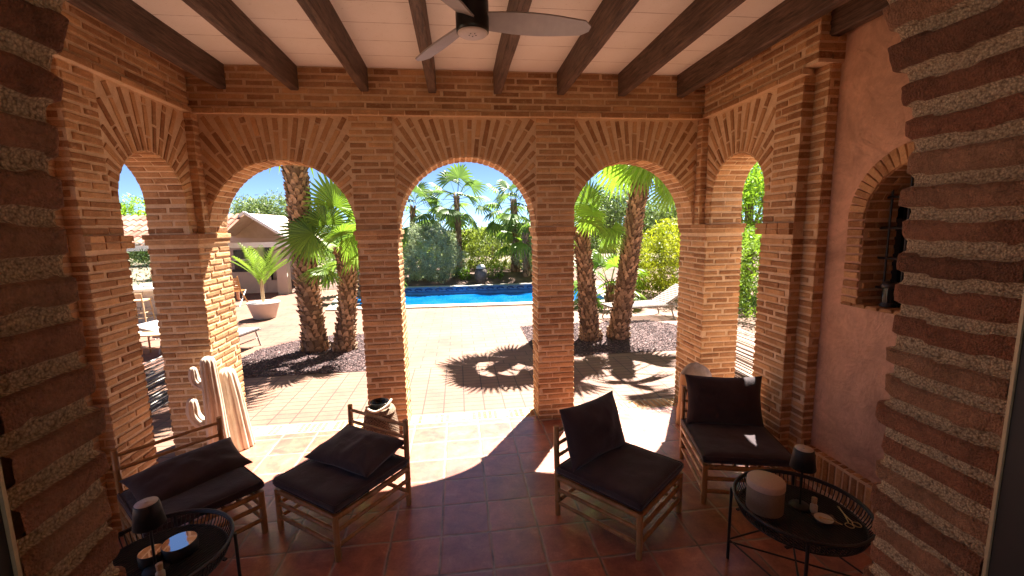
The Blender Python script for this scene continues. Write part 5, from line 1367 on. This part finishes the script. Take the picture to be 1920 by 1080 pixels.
# ---- white bar with stools
t = thing('stone_bar', 'white garden bar built of pale stone blocks, seen through the narrow left arch', 'bar', (-8.0, 11.2, 0))
b = MB()
for j in range(4):
    x = -9.6 + (j % 2) * -.15
    while x < -6.45:
        L = U(.24, .40); b.box(x, min(x + L - .012, -6.45), 10.95, 11.35, .0 + j * .187, .178 + j * .187); x += L
b.build('block_front', mat_plaster('pale_blocks', (.62, .56, .48), 4, .3), t)
b = MB(); b.box(-9.75, -6.35, 10.78, 11.5, .76, .82); b.build('counter_top', M['white'], t)
def stool():
    t = thing('bar_stool', 'x', 'bar stool', (0, 0, 0), 'bar stools at the white bar')
    b = MB(); b.box(-.17, .17, -.17, .17, .58, .61); b.build('seat', M['bamboo_pale'], t)
    for sx in (-1, 1):
        for s_ in (-1, 1):
            b = MB(); b.tube([(sx * .18, s_ * .18, 0), (sx * .145, s_ * .145, .58 if s_ < 0 else .58)], .017, 6); b.build('leg', M['bamboo_pale'], t)
    b = MB(); b.tube([(-.145, -.15, .58), (-.16, -.20, .76)], .014, 6); b.tube([(.145, -.15, .58), (.16, -.20, .76)], .014, 6); b.tube([(-.16, -.2, .75), (.16, -.2, .75)], .015, 6); b.box(-.15, .15, -.195, -.185, .64, .74); b.build('back', M['bamboo_pale'], t)
    b = MB()
    for z in (.2, .32):
        for sx in (-1, 1): b.tube([(sx * .165, -.165, z), (sx * .165, .165, z)], .01, 6); b.tube([(-.165, sx * .165, z), (.165, sx * .165, z)], .01, 6)
    b.build('stretcher', M['bamboo_pale'], t); return t
s0 = stool()
for i, (x, a, lb) in enumerate(((-7.18, 6, 'pale wooden bar stool nearest the brick corner pier, at the white bar'), (-7.72, -8, 'pale wooden bar stool in the middle of the row at the white bar'), (-8.30, 4, 'pale wooden bar stool at the far left of the row, half hidden by brickwork'))):
    if i == 0: s0.location = (x, 10.55, 0); s0.rotation_euler = (0, 0, rad(a)); s0['label'] = lb
    else: dup(s0, (x, 10.55, 0), rad(a), lb)
b = MB(); b.lathe([(0, 0), (.09, 0), (.15, .07), (.14, .075), (.08, .012), (0, .01)], 20, (-7.35, 11.15, .821)); tag(b.build('bowl', M['whitepaint'], None, (-7.35, 11.15, .82)), 'small white bowl on the counter of the white bar', 'bowl')

# ================================================================== REED FENCES
def reed_fence(x, y0, y1, h, label, sgn, dens=44):
    t = thing('reed_fence', label, 'fence', (x, (y0 + y1) / 2, 0), 'low reed fences beside the porch')
    b = MB(); z = .01; k = 0
    pal = (.02, .1, .3, .8, .95)
    while z < h:
        r_ = U(.0045, .0105); off = U(-.022, .022); n = 5; dz = U(-.006, .006)
        pts = [(x + off + .006 * noise.noise(V((i * .8, k, 0))), y0 + (y1 - y0) * i / n + (U(-.06, .06) if i in (0, n) else 0), z + dz * i / n + .008 * noise.noise(V((i * .9, k, 4)))) for i in range(n + 1)]
        b.tube(pts, r_, 5, r=random.choice((.0, .05, .12, .5, .8, .9, 1))); z += r_ * 2 * U(.75, 2.3); k += 1
    mt, n_, bb = newmat('weathered_reed')
    n_.links.new(ramp(n_, attr(n_, 'rnd'), [(0, (.045, .035, .035)), (.3, (.13, .11, .10)), (.6, (.38, .33, .29)), (1, (.78, .73, .64))]), bb.inputs["Base Color"]); bb.inputs["Roughness"].default_value = .7
    b.build('reeds', mt, t)
    y = y0 + .3
    while y < y1:
        b = MB(); b.tube([(x - sgn * .028, y, 0), (x - sgn * .028, y, h + .02)], .014, 6); b.build('post', M['greywood'], t); y += .9
    return t
reed_fence(-3.62, 4.75, 6.45, .60, 'low fence of weathered black and white reeds, seen through the narrow left arch', -1)
reed_fence(3.80, 4.25, 6.35, .60, 'low fence of weathered black and white reeds, seen through the narrow right arch', 1)

# ================================================================== SUN LOUNGERS
def lounger(label, loc, rz, back=35, wood='bamboo_pale', fab='cushion_grey', slats=False, name='sun_lounger', zs=.30):
    t = thing(name, label, 'sun lounger', loc, 'sun loungers in the garden')
    L, Wd = 1.25, .60; la = rad(back); B = .72
    def P(x, y, z): return V((x, y, z))
    for s in (-1, 1):
        b = MB(); b.tube([P(-L / 2, s * Wd / 2, zs), P(L / 2 + .3, s * Wd / 2, zs)], .018, 8); b.build('side_rail', M[wood], t)
        b = MB(); b.tube([P(L / 2, s * (Wd / 2 - .03), zs + .01), P(L / 2 + B * cos(la), s * (Wd / 2 - .03), zs + B * sin(la))], .016, 8); b.build('back_rail', M[wood], t)
        for x, dx_ in ((-L / 2 + .12, -.08), (L / 2 + .12, .10)):
            b = MB(); b.tube([P(x, s * Wd / 2, zs), P(x + dx_, s * Wd / 2, 0)], .016, 8); b.build('leg', M[wood], t)
        b = MB(); b.tube([P(L / 2 + B * .62 * cos(la), s * (Wd / 2 - .05), zs + B * .62 * sin(la)), P(L / 2 + B * .62 * cos(la) - .02, s * (Wd / 2 - .05), zs - .02)], .010, 6); b.build('prop', M[wood], t)
    for x, z in ((-L / 2 + .02, zs), (L / 2 + .28, zs), (-L / 2 + .08, .14)):
        b = MB(); b.tube([P(x, -Wd / 2, z), P(x, Wd / 2, z)], .015 if z > .2 else .011, 6); b.build('cross_rail', M[wood], t)
    b = MB()
    if slats:
        for i in range(22): x = -L / 2 + L * (i + .5) / 22; b.obox(P(x, 0, zs + .022), (.017, 0, 0), (0, Wd / 2, 0), (0, 0, .006))
        for i in range(12):
            q = B * (i + .5) / 12; b.obox(P(L / 2 + q * cos(la), 0, zs + q * sin(la) + .025), (.018 * cos(la), 0, .018 * sin(la)), (0, Wd / 2 - .02, 0), (-.006 * sin(la), 0, .006 * cos(la)))
        b.build('slats', M[wood], t)
    else:
        n = 12; vs = []; fs = []
        pts = [(-L / 2 + L * i / 8, zs + .022 - .02 * sin(pi * i / 8)) for i in range(9)] + [(L / 2 + B * q / 4 * cos(la), zs + .022 + B * q / 4 * sin(la)) for q in range(1, 5)]
        for (x, z) in pts: vs += [P(x, -Wd / 2 + .02, z), P(x, Wd / 2 - .02, z), P(x, Wd / 2 - .02, z + .022), P(x, -Wd / 2 + .02, z + .022)]
        for i in range(len(pts) - 1):
            for j in range(4): fs.append((i * 4 + j, i * 4 + (j + 1) % 4, (i + 1) * 4 + (j + 1) % 4, (i + 1) * 4 + j))
        fs += [(3, 2, 1, 0), tuple(4 * (len(pts) - 1) + j for j in range(4))]
        b.add(vs, fs, 0, .5); b.build('sling', M[fab], t)
    t.rotation_euler = (0, 0, rad(rz)); return t
def build_rot(fn, *a, **k): return fn(*a, **k)
lo = lounger('bamboo recliner with raised slatted back, between the right gravel bed and the yellow hedge', (0, 0, 0), 0, 30, 'greywood', slats=True, name='bamboo_recliner'); lo.location = (3.80, 9.05, 0); lo.rotation_euler = (0, 0, rad(6))
lo = lounger('grey sling sun lounger left of the left gravel bed, seen beside the brick corner pier', (0, 0, 0), 0, 12, 'greywood'); lo.location = (-4.30, 8.05, 0); lo.rotation_euler = (0, 0, rad(168))
lo = lounger('white framed sun lounger near the bar, seen through the narrow left arch', (0, 0, 0), 0, 38, 'whitepaint'); lo.location = (-6.15, 8.6, 0); lo.rotation_euler = (0, 0, rad(150))
t = thing('side_table', 'small bamboo side table behind the reed fence, in the narrow left arch', 'table', (-5.2, 7.9, 0))
b = MB(); b.box(-5.47, -4.93, 7.68, 8.12, .37, .395); b.build('table_top', M['bamboo_pale'], t)
for x in (-5.42, -4.98):
    for y in (7.73, 8.07): b = MB(); b.tube([(x, y, 0), (x, y, .37)], .015, 8); b.build('leg', M['bamboo'], t)
b = MB(); b.tube([(-5.42, 7.73, .16), (-4.98, 7.73, .16)], .009, 6); b.build('stretcher', M['bamboo'], t)

# ================================================================== FOLDING CHAIR AND SEATED PERSON
fx, fy = -6.32, 13.0
t = thing('folding_chair', 'wooden folding chair turned away, in front of the pavilion counter', 'chair', (fx, fy, 0))
for s in (-1, 1):
    b = MB(); b.tube([(fx + s * .2, fy + .25, 0), (fx + s * .2, fy - .12, .42), (fx + s * .2, fy - .24, .86)], .017, 6); b.build('back_leg', M['bamboo'], t)
    b = MB(); b.tube([(fx + s * .18, fy - .25, 0), (fx + s * .18, fy + .2, .42)], .017, 6); b.build('front_leg', M['whitepaint'], t)
b = MB()
for i in range(7): z = .46 + .055 * i; b.obox((fx, fy - .135 - .27 * (z - .44), z), (.19, 0, 0), (0, .004, 0), (0, -.006, .021))
b.build('back_slats', M['bamboo'], t)
b = MB()
for i in range(7): b.obox((fx, fy - .12 + .055 * i, .42), (.19, 0, 0), (0, .022, 0), (0, 0, .008))
b.build('seat', M['bamboo'], t)
def skinbody(name, joints, edges, mat, parent, sub=2):
    me = bpy.data.meshes.new(name); me.from_pydata([j[0] for j in joints], edges, [])
    o = bpy.data.objects.new(name, me); COL.objects.link(o)
    md = o.modifiers.new('s', 'SKIN'); md.use_smooth_shade = True
    for i, j in enumerate(joints):
        r = j[1]; r = r if isinstance(r, tuple) else (r, r); me.skin_vertices[0].data[i].radius = r
    me.skin_vertices[0].data[0].use_root = True
    m2 = o.modifiers.new('u', 'SUBSURF'); m2.levels = sub; m2.render_levels = sub
    me.materials.append(mat); o.parent = parent; return o
qx, qy = -6.74, 13.35
pn = thing('person', 'person with dark hair in a reddish brown top, seated at the pavilion counter', 'person', (qx, qy, 0))
J = [((0, 0, .46), (.13, .10)), ((0, -.02, .60), (.12, .085)), ((0, -.03, .74), (.135, .085)), ((0, -.02, .83), (.055, .05)), ((0, -.01, .88), (.05, .05)), ((0, .0, .95), (.078, .09)), ((0, .0, 1.02), (.06, .07)),
     ((.16, -.02, .79), (.05, .05)), ((.20, .06, .62), (.038, .038)), ((.15, .24, .58), (.03, .03)), ((.13, .31, .60), (.022, .03)),
     ((-.16, -.02, .79), (.05, .05)), ((-.20, .06, .62), (.038, .038)), ((-.15, .24, .58), (.03, .03)), ((-.13, .31, .60), (.022, .03)),
     ((.09, .06, .46), (.085, .08)), ((.10, .42, .46), (.062, .062)), ((.10, .42, .08), (.04, .04)), ((.10, .53, .04), (.035, .028)),
     ((-.09, .06, .46), (.085, .08)), ((-.10, .42, .46), (.062, .062)), ((-.10, .42, .08), (.04, .04)), ((-.10, .53, .04), (.035, .028))]
E_ = [(0, 1), (1, 2), (2, 3), (3, 4), (4, 5), (5, 6), (2, 7), (7, 8), (8, 9), (9, 10), (2, 11), (11, 12), (12, 13), (13, 14), (0, 15), (15, 16), (16, 17), (17, 18), (0, 19), (19, 20), (20, 21), (21, 22)]
skinbody('body', J, E_, M['skin'], pn)
b = MB(); b.lathe([(.0, .135), (.06, .125), (.092, .08), (.10, .02), (.095, -.06), (.085, -.14), (.06, -.17), (0, -.17)], 20, (qx, qy - .028, .95), sx=.92, sy=.92); b.build('hair', M['hair'], pn)
b = MB(); b.lathe([(.175, .40), (.165, .50), (.14, .60), (.165, .72), (.17, .79), (.09, .835), (.06, .84)], 24, (qx, qy - .02, 0), sy=.72); b.build('top', M['dress'], pn)
t = thing('stool', 'low wooden stool under the seated person', 'stool', (qx, qy, 0))
b = MB(); b.lathe([(0, .345), (.19, .345), (.19, .375), (0, .375)], 24, (qx, qy, 0)); b.build('seat', M['bamboo'], t)
for k in range(4): a = pi / 4 + k * pi / 2; b = MB(); b.tube([(qx + .15 * cos(a), qy + .15 * sin(a), 0), (qx + .13 * cos(a), qy + .13 * sin(a), .345)], .016, 6); b.build('leg', M['bamboo'], t)
